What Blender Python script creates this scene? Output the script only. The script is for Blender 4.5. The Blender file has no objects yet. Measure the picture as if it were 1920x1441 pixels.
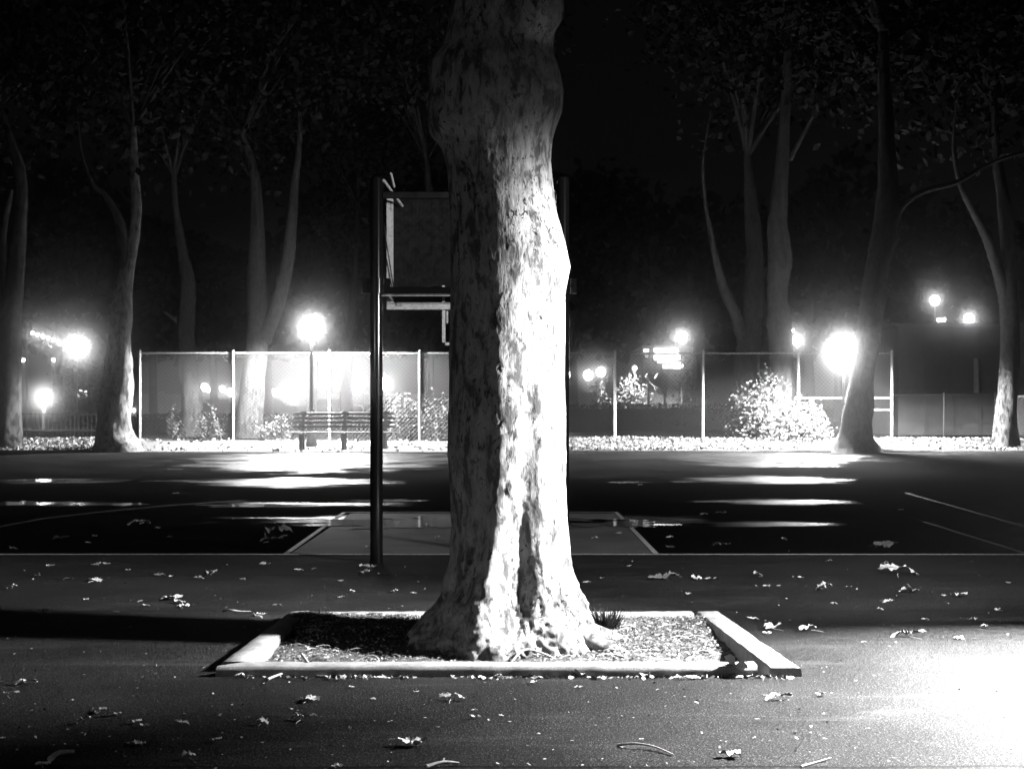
import bpy, math, random
import numpy as np
from mathutils import Vector, noise

random.seed(7)
rng = np.random.default_rng(7)
S = bpy.context.scene
COL = S.collection

# ------------------------------------------------------------------ camera, sky, exposure
F, HZ, CX, CAMH = 2800.0, 760.0, 960.0, 1.5          # focal length in photo pixels, horizon row, middle column, eye height
cam_d = bpy.data.cameras.new('camera'); cam = bpy.data.objects.new('camera', cam_d); COL.objects.link(cam)
cam.location = (0, 0, CAMH); cam.rotation_euler = (math.radians(90), 0, 0)
cam_d.sensor_width = 36; cam_d.lens = 36*F/1920; cam_d.shift_y = (HZ-720.5)/1920
cam_d.clip_start = .05; cam_d.clip_end = 2000
cam_d.dof.use_dof = True; cam_d.dof.focus_distance = 9.6; cam_d.dof.aperture_fstop = 7.0
S.camera = cam

W = bpy.data.worlds.new('World'); S.world = W; W.use_nodes = True
nt = W.node_tree; bg = nt.nodes['Background']
sky = nt.nodes.new('ShaderNodeTexSky'); sky.sky_type = 'NISHITA'; sky.sun_disc = False
sky.sun_elevation = math.radians(-3.0); sky.sun_rotation = math.radians(20)
bw = nt.nodes.new('ShaderNodeRGBToBW')
nt.links.new(sky.outputs[0], bw.inputs[0]); nt.links.new(bw.outputs[0], bg.inputs[0])
bg.inputs[1].default_value = 0.012
S.view_settings.view_transform = 'Standard'; S.view_settings.look = 'None'
S.view_settings.exposure = 0; S.view_settings.gamma = 1; S.view_settings.use_curve_mapping = False
S.cycles.use_denoising = True; S.cycles.denoising_prefilter = 'ACCURATE'
S.cycles.max_bounces = 4; S.cycles.diffuse_bounces = 2; S.cycles.glossy_bounces = 2
S.cycles.volume_bounces = 0; S.cycles.transmission_bounces = 2; S.cycles.transparent_max_bounces = 6
S.cycles.sample_clamp_indirect = 1.0; S.cycles.sample_clamp_direct = 30.0
S.cycles.caustics_reflective = False; S.cycles.caustics_refractive = False

def gz(y):                                           # height of the ground at a distance
    def sm(a, b, t):
        t = min(1, max(0, (t-a)/(b-a))); return t*t*(3-2*t)
    return .33*sm(31, 37, y) + .17*sm(39.8, 41.2, y)
def P(px, py, D):                                    # a place in the world, read off the survey of the photograph
    return Vector(((px-CX)*D/F, D, CAMH+(HZ-py)*D/F))
def GX(px, D): return (px-CX)*D/F
def ground_at(px, py):
    D = CAMH*F/(py-HZ); return Vector(((px-CX)*D/F, D, 0))

# ------------------------------------------------------------------ materials
def mat(name, col, rough=.8, spec=.3, metal=0, emit=None):
    m = bpy.data.materials.new(name); m.use_nodes = True
    b = m.node_tree.nodes['Principled BSDF']
    b.inputs['Base Color'].default_value = (col, col, col, 1)
    b.inputs['Roughness'].default_value = rough
    b.inputs['Specular IOR Level'].default_value = spec
    b.inputs['Metallic'].default_value = metal
    if emit is not None:
        b.inputs['Emission Color'].default_value = (1, 1, 1, 1)
        b.inputs['Emission Strength'].default_value = emit
    return m
class NB:                                            # small node writer
    def __init__(s, m): s.m = m; s.t = m.node_tree; s.b = s.t.nodes['Principled BSDF']
    def n(s, typ, **kw):
        x = s.t.nodes.new(typ)
        for k, v in kw.items(): setattr(x, k, v)
        return x
    def lk(s, a, b): s.t.links.new(a, b)
    def coord(s, scale=(1, 1, 1), loc=(0, 0, 0), which='Object'):
        tc = s.n('ShaderNodeTexCoord'); mp = s.n('ShaderNodeMapping')
        mp.inputs['Scale'].default_value = scale; mp.inputs['Location'].default_value = loc
        s.lk(tc.outputs[which], mp.inputs[0]); return mp.outputs[0]
    def noise(s, vec, scale, detail=4, rough=.6, dist=0):
        x = s.n('ShaderNodeTexNoise'); x.inputs['Scale'].default_value = scale
        x.inputs['Detail'].default_value = detail; x.inputs['Roughness'].default_value = rough
        x.inputs['Distortion'].default_value = dist
        s.lk(vec, x.inputs['Vector']); return x.outputs[0]
    def vor(s, vec, scale, feature='F1'):
        x = s.n('ShaderNodeTexVoronoi', feature=feature); x.inputs['Scale'].default_value = scale
        s.lk(vec, x.inputs['Vector']); return x.outputs['Distance']
    def ramp(s, fac, stops):
        x = s.n('ShaderNodeValToRGB'); e = x.color_ramp.elements
        while len(e) < len(stops): e.new(.5)
        for k, (p, v) in enumerate(stops): e[k].position = p; e[k].color = (v, v, v, 1)
        s.lk(fac, x.inputs[0]); return x.outputs[0]
    def math(s, op, a, b=None, c=None):
        x = s.n('ShaderNodeMath', operation=op)
        for k, v in enumerate((a, b, c)):
            if v is None: continue
            if isinstance(v, (int, float)): x.inputs[k].default_value = v
            else: s.lk(v, x.inputs[k])
        return x.outputs[0]
    def mix(s, f, a, b):
        x = s.n('ShaderNodeMix', data_type='FLOAT')
        for k, v in ((0, f), (2, a), (3, b)):
            if isinstance(v, (int, float)): x.inputs[k].default_value = v
            else: s.lk(v, x.inputs[k])
        return x.outputs[0]
    def bump(s, h, strength, dist, prev=None):
        x = s.n('ShaderNodeBump'); x.inputs['Strength'].default_value = strength; x.inputs['Distance'].default_value = dist
        s.lk(h, x.inputs['Height'])
        if prev is not None: s.lk(prev, x.inputs['Normal'])
        return x.outputs[0]
    def color(s, v): s.lk(v, s.b.inputs['Base Color'])
    def rough(s, v): s.lk(v, s.b.inputs['Roughness'])
    def normal(s, v): s.lk(v, s.b.inputs['Normal'])

def asphalt_material():
    m = mat('asphalt', .05, .85, .1); q = NB(m); v = q.coord()
    g1 = q.noise(v, 75, 3, .8); g2 = q.noise(v, 28, 3, .7); big = q.noise(v, .9, 5, .6)
    sp = q.ramp(g1, [(.38, .0), (.5, .25), (.6, 1.3)])
    st = q.ramp(big, [(.35, .75), (.6, 1.25)])
    g0 = q.noise(v, 120, 2, .7); stone = q.ramp(g0, [(.56, 0), (.68, .16)])
    base = q.math('MULTIPLY', q.math('ADD', stone, q.math('MULTIPLY_ADD', sp, .022, .0005)), q.math('MULTIPLY', st, q.ramp(g2, [(.3, .6), (.7, 1.3)])))
    # pale dusty stains drawn out along the slab, each about two metres long
    vs = q.coord((.55, 2.6, 1), (3.2, 1.4, 0)); d1 = q.noise(vs, 1.1, 6, .72, .6)
    dust = q.ramp(d1, [(.56, 0), (.72, 1)])
    col = q.math('MULTIPLY_ADD', dust, .03, base)
    # cracks and slab seams run across the court
    sep = q.n('ShaderNodeSeparateXYZ'); q.lk(v, sep.inputs[0]); X, Y = sep.outputs[0], sep.outputs[1]
    wob = q.math('MULTIPLY_ADD', q.noise(v, .8, 3), .16, -.08)
    seams = None
    for y0, w in ((10.93, .014), (6.2, .016), (13.2, .02), (24.5, .03)):
        d = q.math('ABSOLUTE', q.math('SUBTRACT', q.math('ADD', Y, wob), y0))
        k = q.math('LESS_THAN', d, w); seams = k if seams is None else q.math('MAXIMUM', seams, k)
    col = q.math('MULTIPLY', col, q.math('MULTIPLY_ADD', seams, -.75, 1))
    vc = q.n('ShaderNodeTexVoronoi', feature='DISTANCE_TO_EDGE'); vc.inputs['Scale'].default_value = .34
    dn = q.n('ShaderNodeTexNoise'); dn.inputs['Scale'].default_value = 2.2; dn.inputs['Detail'].default_value = 5; q.lk(v, dn.inputs['Vector'])
    vm = q.n('ShaderNodeVectorMath', operation='MULTIPLY_ADD'); q.lk(dn.outputs[1], vm.inputs[0]); vm.inputs[1].default_value = (.5, .5, 0); q.lk(v, vm.inputs[2]); q.lk(vm.outputs[0], vc.inputs['Vector'])
    crack = q.ramp(vc.outputs['Distance'], [(.001, .5), (.003, 0)])
    col = q.math('MULTIPLY', col, q.math('MULTIPLY_ADD', crack, -.6, 1))
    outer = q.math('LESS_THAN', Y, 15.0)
    col = q.math('MULTIPLY', col, q.mix(outer, q.mix(q.ramp(q.math('MULTIPLY_ADD', q.math('ADD', Y, q.math('MULTIPLY', big, 3.0)), .12, -3.75), [(0, 0), (.75, 1)]), .22, 1.0), 1.0))  # darker court coat; its paler far end has lamp light put into the colour
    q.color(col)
    # wet patches: smoother and shinier where water lies in the surface
    wn = q.noise(q.coord((.5, 1.2, 1)), 1.6, 5, .65)
    wet = None
    for (x, y, rx, ry) in ((-4.6, 34.8, 3.6, 2.6), (5.9, 35.2, 2.6, 2.0), (-4.3, 29.3, 2.1, 2.0), (-3.0, 22.6, 1.7, .7), (5.2, 30.2, 1.7, 1.6),
                           (4.2, 23.3, 1.3, .75), (3.4, 18.9, 1.0, .5), (-9, 29.7, 1.3, 1.0), (-7, 22.7, 1.4, .6), (-.5, 19.5, 3.4, 1.3)):
        ex = q.math('POWER', q.math('DIVIDE', q.math('SUBTRACT', X, x), rx), 2)
        ey = q.math('POWER', q.math('DIVIDE', q.math('SUBTRACT', Y, y), ry), 2)
        e = q.math('ADD', q.math('ADD', ex, ey), q.math('MULTIPLY_ADD', wn, 3.4, -1.7))
        k = q.ramp(e, [(.25, 1), (.95, 0)]); wet = k if wet is None else q.math('MAXIMUM', wet, k)
    q.rough(q.mix(outer, q.mix(wet, .9, .36), .68))
    q.lk(q.mix(outer, q.mix(wet, .02, .5), .14), q.b.inputs['Specular IOR Level'])
    bh = q.math('ADD', g1, q.math('MULTIPLY', seams, -2)); nm = q.bump(bh, .9, .006, q.bump(g2, .4, .01))
    q.normal(nm)
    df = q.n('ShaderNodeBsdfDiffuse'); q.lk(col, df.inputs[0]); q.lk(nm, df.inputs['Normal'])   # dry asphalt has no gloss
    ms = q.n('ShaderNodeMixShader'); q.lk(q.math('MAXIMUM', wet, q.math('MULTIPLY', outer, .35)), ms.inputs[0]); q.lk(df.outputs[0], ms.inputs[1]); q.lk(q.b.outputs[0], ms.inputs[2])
    q.lk(ms.outputs[0], m.node_tree.nodes['Material Output'].inputs[0])
    return m

def paint_material():
    m = mat('line_paint', .5, .7, .1); q = NB(m); v = q.coord()
    w = q.noise(v, 30, 5, .7); q.color(q.ramp(w, [(.36, .2), (.5, .6), (.7, .8)])); return m
def key_paint_material():
    m = mat('key_paint', .12, .75, .08); q = NB(m); v = q.coord()
    w = q.noise(v, 90, 4, .7); b = q.noise(v, 1.2, 5, .6)
    q.color(q.math('MULTIPLY', q.ramp(w, [(.35, .05), (.65, .2)]), q.ramp(b, [(.3, .6), (.6, 1.2)]))); return m
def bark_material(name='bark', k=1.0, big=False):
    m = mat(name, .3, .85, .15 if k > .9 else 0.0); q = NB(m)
    v = q.coord((1, 1, .42)); vw = q.coord((1, 1, .22))
    a = q.noise(v, 12, 6, .66, .3); b = q.noise(v, 22, 5, .7, .4); f = q.noise(vw, 60, 4, .7)
    patch = q.ramp(a, [(.41, .09), (.45, .2), (.5, .32), (.6, .43)])
    fl = q.ramp(b, [(.375, .3), (.405, .85), (.46, 1.0)])
    # peeled flakes: small dark ovals
    gate = q.ramp(q.noise(v, 3, 3), [(.44, 0), (.56, 1)]); fn = q.noise(q.coord((1, 1, .6), (4, 2, 7)), 30, 3, .55, .8)
    fk = q.math('SUBTRACT', 1, q.math('MULTIPLY', gate, q.ramp(fn, [(.375, .85), (.40, 0)])))
    col = q.math('MULTIPLY', q.math('MULTIPLY', patch, fl), fk)
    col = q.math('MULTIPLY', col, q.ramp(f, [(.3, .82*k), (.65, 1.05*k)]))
    q.color(col)
    hh = q.math('ADD', q.math('MULTIPLY', a, 1.0), q.math('MULTIPLY', q.math('MULTIPLY', fk, fl), .5))
    q.normal(q.bump(f, .45, .006, q.bump(hh, .5, .014)))
    return m
def concrete_material():
    m = mat('kerb_concrete', .4, .85, .15); q = NB(m); v = q.coord()
    g = q.noise(v, 170, 3, .7); b = q.noise(v, 7, 5, .6)
    q.color(q.math('MULTIPLY', q.ramp(g, [(.3, .2), (.6, .46)]), q.ramp(b, [(.3, .65), (.6, 1.15)])))
    q.normal(q.bump(g, .7, .006, q.bump(b, .5, .012))); return m
def soil_material():
    m = mat('soil', .08, .95, .05); q = NB(m); v = q.coord()
    g = q.noise(v, 60, 4, .75); b = q.noise(v, 4, 5, .6)
    q.color(q.math('MULTIPLY', q.ramp(g, [(.35, .03), (.68, .24)]), q.ramp(b, [(.3, .6), (.65, 1.3)])))
    q.normal(q.bump(g, 1, .02, q.bump(b, .6, .05))); return m
def speckle(name, lo, hi, scale=8, rough=.8, spec=.15, bump=0):
    m = mat(name, (lo+hi)/2, rough, spec); q = NB(m); v = q.coord()
    g = q.noise(v, scale, 5, .65); q.color(q.ramp(g, [(.35, lo), (.65, hi)]))
    if bump: q.normal(q.bump(g, .7, bump))
    return m
def leaf_mat(name, lo, hi, spec=.2):
    m = mat(name, (lo+hi)/2, .7, spec); q = NB(m)
    oi = q.n('ShaderNodeObjectInfo'); v = q.coord()
    g = q.noise(v, 3.5, 2); gi = q.n('ShaderNodeNewGeometry')
    q.color(q.mix(gi.outputs['Random Per Island'], lo, hi)); return m
def brick_mat():
    m = mat('brick', .2, .9, .1); q = NB(m); v = q.coord()
    g = q.noise(v, 25, 4, .7); q.color(q.ramp(g, [(.3, .1), (.7, .26)])); q.normal(q.bump(g, .6, .01)); return m

M = dict(
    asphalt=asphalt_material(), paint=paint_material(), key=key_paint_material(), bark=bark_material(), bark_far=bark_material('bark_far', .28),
    concrete=concrete_material(), soil=soil_material(), dirt=speckle('dirt', .1, .24, 30, .95, .05, .01),
    post=mat('black_steel', .006, .12, 1.0), steel=speckle('galvanised_steel', .35, .55, 20, .45, .4), frame=speckle('worn_grey_frame', .4, .65, 40, .5, .3),
    board=speckle('dark_backboard', .008, .02, 12, .8, .03), darkmetal=mat('dark_metal', .03, .4, .4), galv=mat('galvanised_wire', .26, .6, .2), galv_shaded=mat('shaded_wire', .09, .6, .1), faded=speckle('faded_paint', .04, .12, 30),
    leaf_dark=leaf_mat('tree_leaf', .015, .035, 0.0), leaf_shrub=leaf_mat('shrub_leaf', .07, .24), litter=leaf_mat('litter_leaf', .04, .6),
    litter_back=leaf_mat('back_litter_leaf', .15, .5), dryleaf=speckle('dry_leaf', .55, .82, 40, .75, .2, .003), dimleaf=speckle('brown_leaf', .14, .26, 40, .75, .2),
    twig=speckle('twig_wood', .3, .55, 60, .8, .2), slat=speckle('bench_slat', .1, .18, 20, .6, .3), benchcon=speckle('bench_support', .25, .4, 30, .8, .15),
    wall=speckle('painted_wall', .1, .16, 3, .85, .1), brick=brick_mat(), pale=speckle('pale_render', .5, .7, 5, .8, .1), lawn=speckle('lawn', .015, .04, 6, .95, .05, .02),
    glass=mat('dark_glass', .02, .1, .5), tyre=mat('tyre', .02, .8, .2), car_a=mat('car_paint_pale', .5, .3, .5), car_b=mat('car_paint_dark', .06, .25, .5),
    plastic=mat('pale_plastic', .8, .35, .4),
)
w = mat('water', .01, .06, 1.0)
q = NB(w); q.normal(q.bump(q.noise(q.coord((1, .5, 1)), 5, 3, .5), .05, .01)); M['water'] = w

# ------------------------------------------------------------------ object helpers
def setp(o, label=None, cat=None, group=None, kind=None):
    if label: o['label'] = label
    if cat: o['category'] = cat
    if group: o['group'] = group
    if kind: o['kind'] = kind
    return o
def empty(name, loc, label=None, cat=None, group=None):
    o = bpy.data.objects.new(name, None); COL.objects.link(o); o.location = loc
    o.empty_display_size = .2
    return setp(o, label, cat, group)
class MB:
    def __init__(s): s.v = []; s.f = []; s.sm = []
    def add(s, vs, fs, smooth=False):
        k = len(s.v); s.v += [tuple(x) for x in vs]; s.f += [tuple(i+k for i in f) for f in fs]; s.sm += [smooth]*len(fs)
    def box(s, a, b, bev=0):
        x0, y0, z0 = a; x1, y1, z1 = b
        if bev <= 0:
            s.add([(x0,y0,z0),(x1,y0,z0),(x1,y1,z0),(x0,y1,z0),(x0,y0,z1),(x1,y0,z1),(x1,y1,z1),(x0,y1,z1)],
                  [(0,3,2,1),(4,5,6,7),(0,1,5,4),(1,2,6,5),(2,3,7,6),(3,0,4,7)])
        else:
            c = bev; vs = []
            for z, i in ((z0, 0), (z1-c, 0), (z1, c)):
                vs += [(x0+i,y0+i,z),(x1-i,y0+i,z),(x1-i,y1-i,z),(x0+i,y1-i,z)]
            fs = [(0,3,2,1),(8,9,10,11)]
            for r in (0, 4):
                for k in range(4): fs.append((r+k, r+(k+1)%4, r+4+(k+1)%4, r+4+k))
            s.add(vs, fs)
    def tube(s, pts, rad, seg=10, cap=True, rough=0, seed=0):
        pts = [Vector(p) for p in pts]
        if isinstance(rad, (int, float)): rad = [rad]*len(pts)
        vs = []; n = len(pts); u = None
        for i, p in enumerate(pts):
            t = (pts[min(i+1, n-1)]-pts[max(i-1, 0)]).normalized()
            if u is None:
                u = t.cross(Vector((0, 1, 0)));
                if u.length < .1: u = t.cross(Vector((1, 0, 0)))
            u = (u - t*u.dot(t)).normalized(); w = t.cross(u)
            for k in range(seg):
                a = 2*math.pi*k/seg; r = rad[i]
                if rough:
                    r *= 1+rough*noise.fractal(Vector((math.cos(a)*1.3+seed, math.sin(a)*1.3, p.z*1.2)), 1, 2, 3)
                vs.append(p+(u*math.cos(a)+w*math.sin(a))*r)
        fs = [(i*seg+k, i*seg+(k+1)%seg, (i+1)*seg+(k+1)%seg, (i+1)*seg+k) for i in range(n-1) for k in range(seg)]
        s.add(vs, fs, True)
        if cap: s.add([vs[k] for k in range(seg)], [tuple(range(seg))[::-1]]); s.add([vs[(n-1)*seg+k] for k in range(seg)], [tuple(range(seg))])
    def sphere(s, c, r, seg=16, rings=10, sq=(1, 1, 1)):
        c = Vector(c); vs = [c+Vector((0, 0, r*sq[2]))]
        for i in range(1, rings):
            a = math.pi*i/rings
            for k in range(seg):
                b = 2*math.pi*k/seg
                vs.append(c+Vector((r*math.sin(a)*math.cos(b)*sq[0], r*math.sin(a)*math.sin(b)*sq[1], r*math.cos(a)*sq[2])))
        vs.append(c-Vector((0, 0, r*sq[2]))); L = len(vs)-1
        fs = [(0, 1+k, 1+(k+1)%seg) for k in range(seg)]
        for i in range(rings-2):
            a = 1+i*seg
            fs += [(a+k, a+seg+k, a+seg+(k+1)%seg, a+(k+1)%seg) for k in range(seg)]
        a = 1+(rings-2)*seg; fs += [(a+k, L, a+(k+1)%seg) for k in range(seg)]
        s.add(vs, fs, True)
    def lathe(s, prof, c=(0, 0, 0), seg=16):
        c = Vector(c); vs = [c+Vector((r*math.cos(2*math.pi*k/seg), r*math.sin(2*math.pi*k/seg), z)) for r, z in prof for k in range(seg)]
        n = len(prof); s.add(vs, [(i*seg+k, i*seg+(k+1)%seg, (i+1)*seg+(k+1)%seg, (i+1)*seg+k) for i in range(n-1) for k in range(seg)], True)
    def build(s, name, m, parent=None, origin=None, **kw):
        o0 = Vector((0, 0, 0))
        if parent is not None: o0 = abs_loc(parent)
        if origin is not None: o0 = Vector(origin)
        me = bpy.data.meshes.new(name)
        me.from_pydata([(a-o0.x, b-o0.y, c-o0.z) for a, b, c in s.v], [], s.f)
        me.polygons.foreach_set('use_smooth', s.sm); me.materials.append(m); me.update()
        o = bpy.data.objects.new(name, me); COL.objects.link(o)
        if parent is not None:
            o.parent = parent
            if origin is not None: o.location = o0-abs_loc(parent)
        elif origin is not None: o.location = o0
        return setp(o, **kw)
def abs_loc(o):
    v = Vector(o.location)
    while o.parent: o = o.parent; v += Vector(o.location)
    return v
def quads(name, P4, m, parent=None, **kw):           # many loose little faces, P4: (n,4,3)
    n = len(P4); me = bpy.data.meshes.new(name)
    off = np.array(abs_loc(parent)) if parent is not None else np.zeros(3)
    me.vertices.add(n*4); me.vertices.foreach_set('co', (P4-off).astype(np.float32).ravel())
    me.loops.add(n*4); me.loops.foreach_set('vertex_index', np.arange(n*4, dtype=np.int32))
    me.polygons.add(n); me.polygons.foreach_set('loop_start', np.arange(0, n*4, 4, dtype=np.int32))
    me.polygons.foreach_set('loop_total', np.full(n, 4, dtype=np.int32))
    me.materials.append(m); me.update(calc_edges=True)
    o = bpy.data.objects.new(name, me); COL.objects.link(o)
    if parent is not None: o.parent = parent
    return setp(o, **kw)
def leaf_quads(c, size, flat=0.0):                   # c (n,3) centres, size (n,); leaf-shaped kites
    n = len(c); d = rng.normal(size=(n, 3)); d[:, 2] *= (1-flat); d /= np.linalg.norm(d, axis=1, keepdims=True)
    e = rng.normal(size=(n, 3)); e[:, 2] *= (1-flat); e -= d*(e*d).sum(1, keepdims=True); e /= np.linalg.norm(e, axis=1, keepdims=True)
    s = size[:, None]; nn = np.cross(d, e)
    return np.stack([c-d*s*.5, c-d*s*.05+e*s*.33+nn*s*.1, c+d*s*.5, c-d*s*.05-e*s*.33+nn*s*.06], 1)

# ------------------------------------------------------------------ ground
PX0, PX1, PY0, PY1 = -1.53, 1.44, 8.33, 10.36       # the opening of the tree pit
def kerb_h(x): return .05-.042*max(0, min(1, (x+10.6)/.8))*max(0, min(1, (.6-x)/.5))
def bz(x, y):
    z = gz(y)+kerb_h(x)
    if y < 60: z += .05*noise.noise(Vector((x*.5, y*.8, 0)))*min(1, max(0, y-37.3))
    return z
def ground():
    xs = sorted(set([-160, -80, -40, -20, -12, -8, -5, -3, PX0, -.7, 0, .7, PX1, 3, 5, 8, 12, 20, 40, 80, 160]))
    ys = sorted(set([-30, -10, -3, 0, 3, 5, 7, PY0, 9.3, PY1, 12, 15, 20, 25, 29, 31]+[31+.5*k for k in range(1, 13)]+[37.3]))
    vs = [(x, y, gz(y)) for y in ys for x in xs]; n = len(xs); fs = []
    for j in range(len(ys)-1):
        for i in range(n-1):
            if xs[i] >= PX0-1e-6 and xs[i+1] <= PX1+1e-6 and ys[j] >= PY0-1e-6 and ys[j+1] <= PY1+1e-6: continue
            fs.append((j*n+i, j*n+i+1, (j+1)*n+i+1, (j+1)*n+i))
    b = MB(); b.add(vs, fs, True); b.build('asphalt_court', M['asphalt'], kind='structure')
    # bank of dirt beyond the court, up to and past the fence
    b = MB(); ys = [37.3, 37.31, 38, 39, 39.8]+[39.8+.2*k for k in range(1, 9)]+[43, 47, 55, 75, 120, 400]
    xs = [-400, -160, -60]+[-30+.8*k for k in range(76)]+[60, 160, 400]; n = len(xs); vs = []
    for j, y in enumerate(ys):
        for x in xs:
            z = gz(y)+(kerb_h(x) if j > 0 else -.05)
            if 0 < j and y < 60: z += .05*noise.noise(Vector((x*.5, y*.8, 0)))*min(1, (y-37.3)/1.0)
            if abs(x-8.6) < 4 and j > 0: z += .12*math.exp(-((x-8.6)/1.3)**2-((y-38.0)/.9)**2)   # mound at the lamp tree
            vs.append((x, y, z))
    b.add(vs, [(j*n+i, j*n+i+1, (j+1)*n+i+1, (j+1)*n+i) for j in range(len(ys)-1) for i in range(n-1)], True)
    b.build('dirt_bank', M['dirt'], kind='structure')
    b = MB(); n = 60; vs = [(-150+300*i/n, y, bz(-150+300*i/n, y)+.03) for y in (43.2, 45, 49, 54, 60, 95.9) for i in range(n+1)]
    b.add(vs, [(j*(n+1)+i, j*(n+1)+i+1, (j+1)*(n+1)+i+1, (j+1)*(n+1)+i) for j in range(5) for i in range(n)], True); b.build('park_lawn', M['lawn'], kind='structure')
    # far street, a strip of asphalt laid over the dirt
    b = MB(); b.add([(-200, 96, .57), (200, 96, .57), (200, 108, .57), (-200, 108, .57)], [(0, 1, 2, 3)]); b.build('far_street', M['asphalt'], kind='structure')
ground()
def strip(name, pts, wd, m, z=.004):
    b = MB(); vs = []
    for i, (x, y) in enumerate(pts):
        a = Vector(pts[max(i-1, 0)]); c = Vector(pts[min(i+1, len(pts)-1)]); t = (c-a).normalized(); nx, ny = -t.y, t.x
        vs += [(x-nx*wd/2, y-ny*wd/2, gz(y)+z), (x+nx*wd/2, y+ny*wd/2, gz(y)+z)]
    b.add(vs, [(2*i, 2*i+1, 2*i+3, 2*i+2) for i in range(len(pts)-1)]); return b.build(name, m, kind='structure')
def lin(a, b, n=8): return [(a[0]+(b[0]-a[0])*k/n, a[1]+(b[1]-a[1])*k/n) for k in range(n+1)]
strip('painted_key', [(-.41, 15.09), (-.41, 20.75)], 3.66, M['key'])
strip('baseline', lin((-30, 15.02), (30, 14.98)), .09, M['paint'], .008)
strip('key_line', lin((-2.28, 15.07), (-2.35, 20.9)), .055, M['paint'], .008)
strip('key_line', lin((1.455, 15.07), (1.46, 20.9)), .055, M['paint'], .008)
strip('free_throw_line', lin((-2.37, 20.95), (1.48, 20.95)), .06, M['paint'], .008)
strip('three_point_line', lin((6.15, 15.1), (6.75, 25.6)), .05, M['faded'], .006)
strip('side_line', lin((5.2, 15.1), (5.3, 19.2)), .05, M['faded'], .006)
strip('three_point_line', [(-7.2, 15.1), (-6.9, 17), (-6.35, 18.3), (-6.2, 19.8), (-5.8, 21), (-5.2, 22.3), (-4.2, 23.6)], .05, M['faded'], .006)

def puddle(cx, cy, rx, ry, seed, label_name='puddle', z=.011):
    b = MB(); n = 120; vs = [(cx, cy, z)]
    for k in range(n):
        a = 2*math.pi*k/n; r = max(.25, 1+.75*noise.fractal(Vector((math.cos(a)*2.6+seed, math.sin(a)*2.6, seed)), .8, 2.2, 5))
        vs.append((cx+rx*r*math.cos(a), cy+ry*r*math.sin(a), z))
    b.add(vs, [(0, 1+k, 1+(k+1)%n) for k in range(n)]); b.build(label_name, M['water'], kind='structure')
for a in ((-.75, 19.2, 1.75, .78, 3.1), (1.25, 18.9, .75, .6, 8.2), (-9.2, 29.9, 1.2, .55, 5.5), (-7.3, 22.75, .8, .42, 1.7), (-6.2, 22.6, .55, .3, 4.4),
          (-2.0, 35.5*.93, .5, .35, 9.1), (-1.95, 23.4, .5, .3, 2.2), (-3.4, 22.3, 1.0, .3, 6.6), (2.2, 29, .35, .25, 7.7), (3.4, 29.2, .3, .2, 6.1), (-6.6, 29.6, .5, .25, 2.9)):
    puddle(*a, z=gz(a[1])+.011)

# ------------------------------------------------------------------ tree pit
pit = empty('tree_pit', (0, 9.3, 0), 'low pale kerb frame of the square pit around the large plane tree', 'tree pit')
def beam(name, a, b, c, d, z0, z1, seed):            # a,b,c,d: corners; a-b is the long outer edge, c-d the inner
    m = MB(); n = 40; A, B, C_, D_ = [Vector(v) for v in (a, b, c, d)]
    ring = [(0, 0), (0, .86), (.03, .97), (.07, 1), (.93, 1), (.97, .97), (1, .86), (1, 0)]; vs = []
    for i in range(n+1):
        t = i/n; o = A.lerp(B, t); q_ = D_.lerp(C_, t)
        for (u, h) in ring:
            p = o.lerp(q_, u); z = z0+(z1-z0)*h
            if h > .5:
                e = .004*noise.fractal(Vector((p.x*9+seed, p.y*9, u)), 1, 2, 4)-.012*max(0, noise.noise(Vector((p.x*2.2, p.y*2.2, seed))))**2
                z += e
            dx = .006*noise.noise(Vector((p.x*9, p.y*9, h+seed)))
            vs.append((p.x+dx, p.y+dx, z))
    r = len(ring)
    fs = [(i*r+k, i*r+(k+1)%r, (i+1)*r+(k+1)%r, (i+1)*r+k) for i in range(n) for k in range(r)]
    m.add(vs, fs, True); m.add([vs[k] for k in range(r)], [tuple(range(r))]); m.add([vs[n*r+k] for k in range(r)], [tuple(range(r))[::-1]])
    return m.build(name, M['concrete'], pit)
zt = .06
beam('kerb_beam', (-1.64, 8.26), (1.36, 8.26), (1.36, 8.42), (-1.5, 8.42), -.12, zt, 1)                  # front
beam('kerb_beam', (1.60, 8.26), (1.46, 10.52), (1.30, 10.52), (1.43, 8.26), -.13, zt-.008, 2)           # right
beam('kerb_beam', (-1.64, 8.43), (-1.56, 10.5), (-1.42, 10.5), (-1.50, 8.43), -.12, zt-.004, 3)          # left
beam('kerb_beam', (-1.375, 10.52), (1.265, 10.52), (1.265, 10.38), (-1.375, 10.38), -.12, zt-.006, 4)    # back
TX, TY = -.01, 9.6
def soil_z(x, y):
    d = math.hypot(x-TX, y-TY)
    return -.10+.125*min(1, max(0, (y-8.5)/1.8))+.05*math.exp(-(d/.75)**2)+.025*noise.fractal(Vector((x*2, y*2, 3)), 1, 2, 4)+(.03 if x < -.3 else 0)*min(1, (-.3-x) if x < -.3 else 0)
b = MB(); nx, ny = 80, 60; vs = []
for j in range(ny+1):
    for i in range(nx+1):
        x = PX0-.02+(PX1-PX0+.04)*i/nx; y = PY0-.02+(PY1-PY0+.08)*j/ny
        vs.append((x, y, soil_z(x, y)+.012*noise.noise(Vector((x*14, y*14, 0)))))
b.add(vs, [(j*(nx+1)+i, j*(nx+1)+i+1, (j+1)*(nx+1)+i+1, (j+1)*(nx+1)+i) for j in range(ny) for i in range(nx)], True)
b.build('pit_soil', M['soil'], kind='structure')
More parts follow.
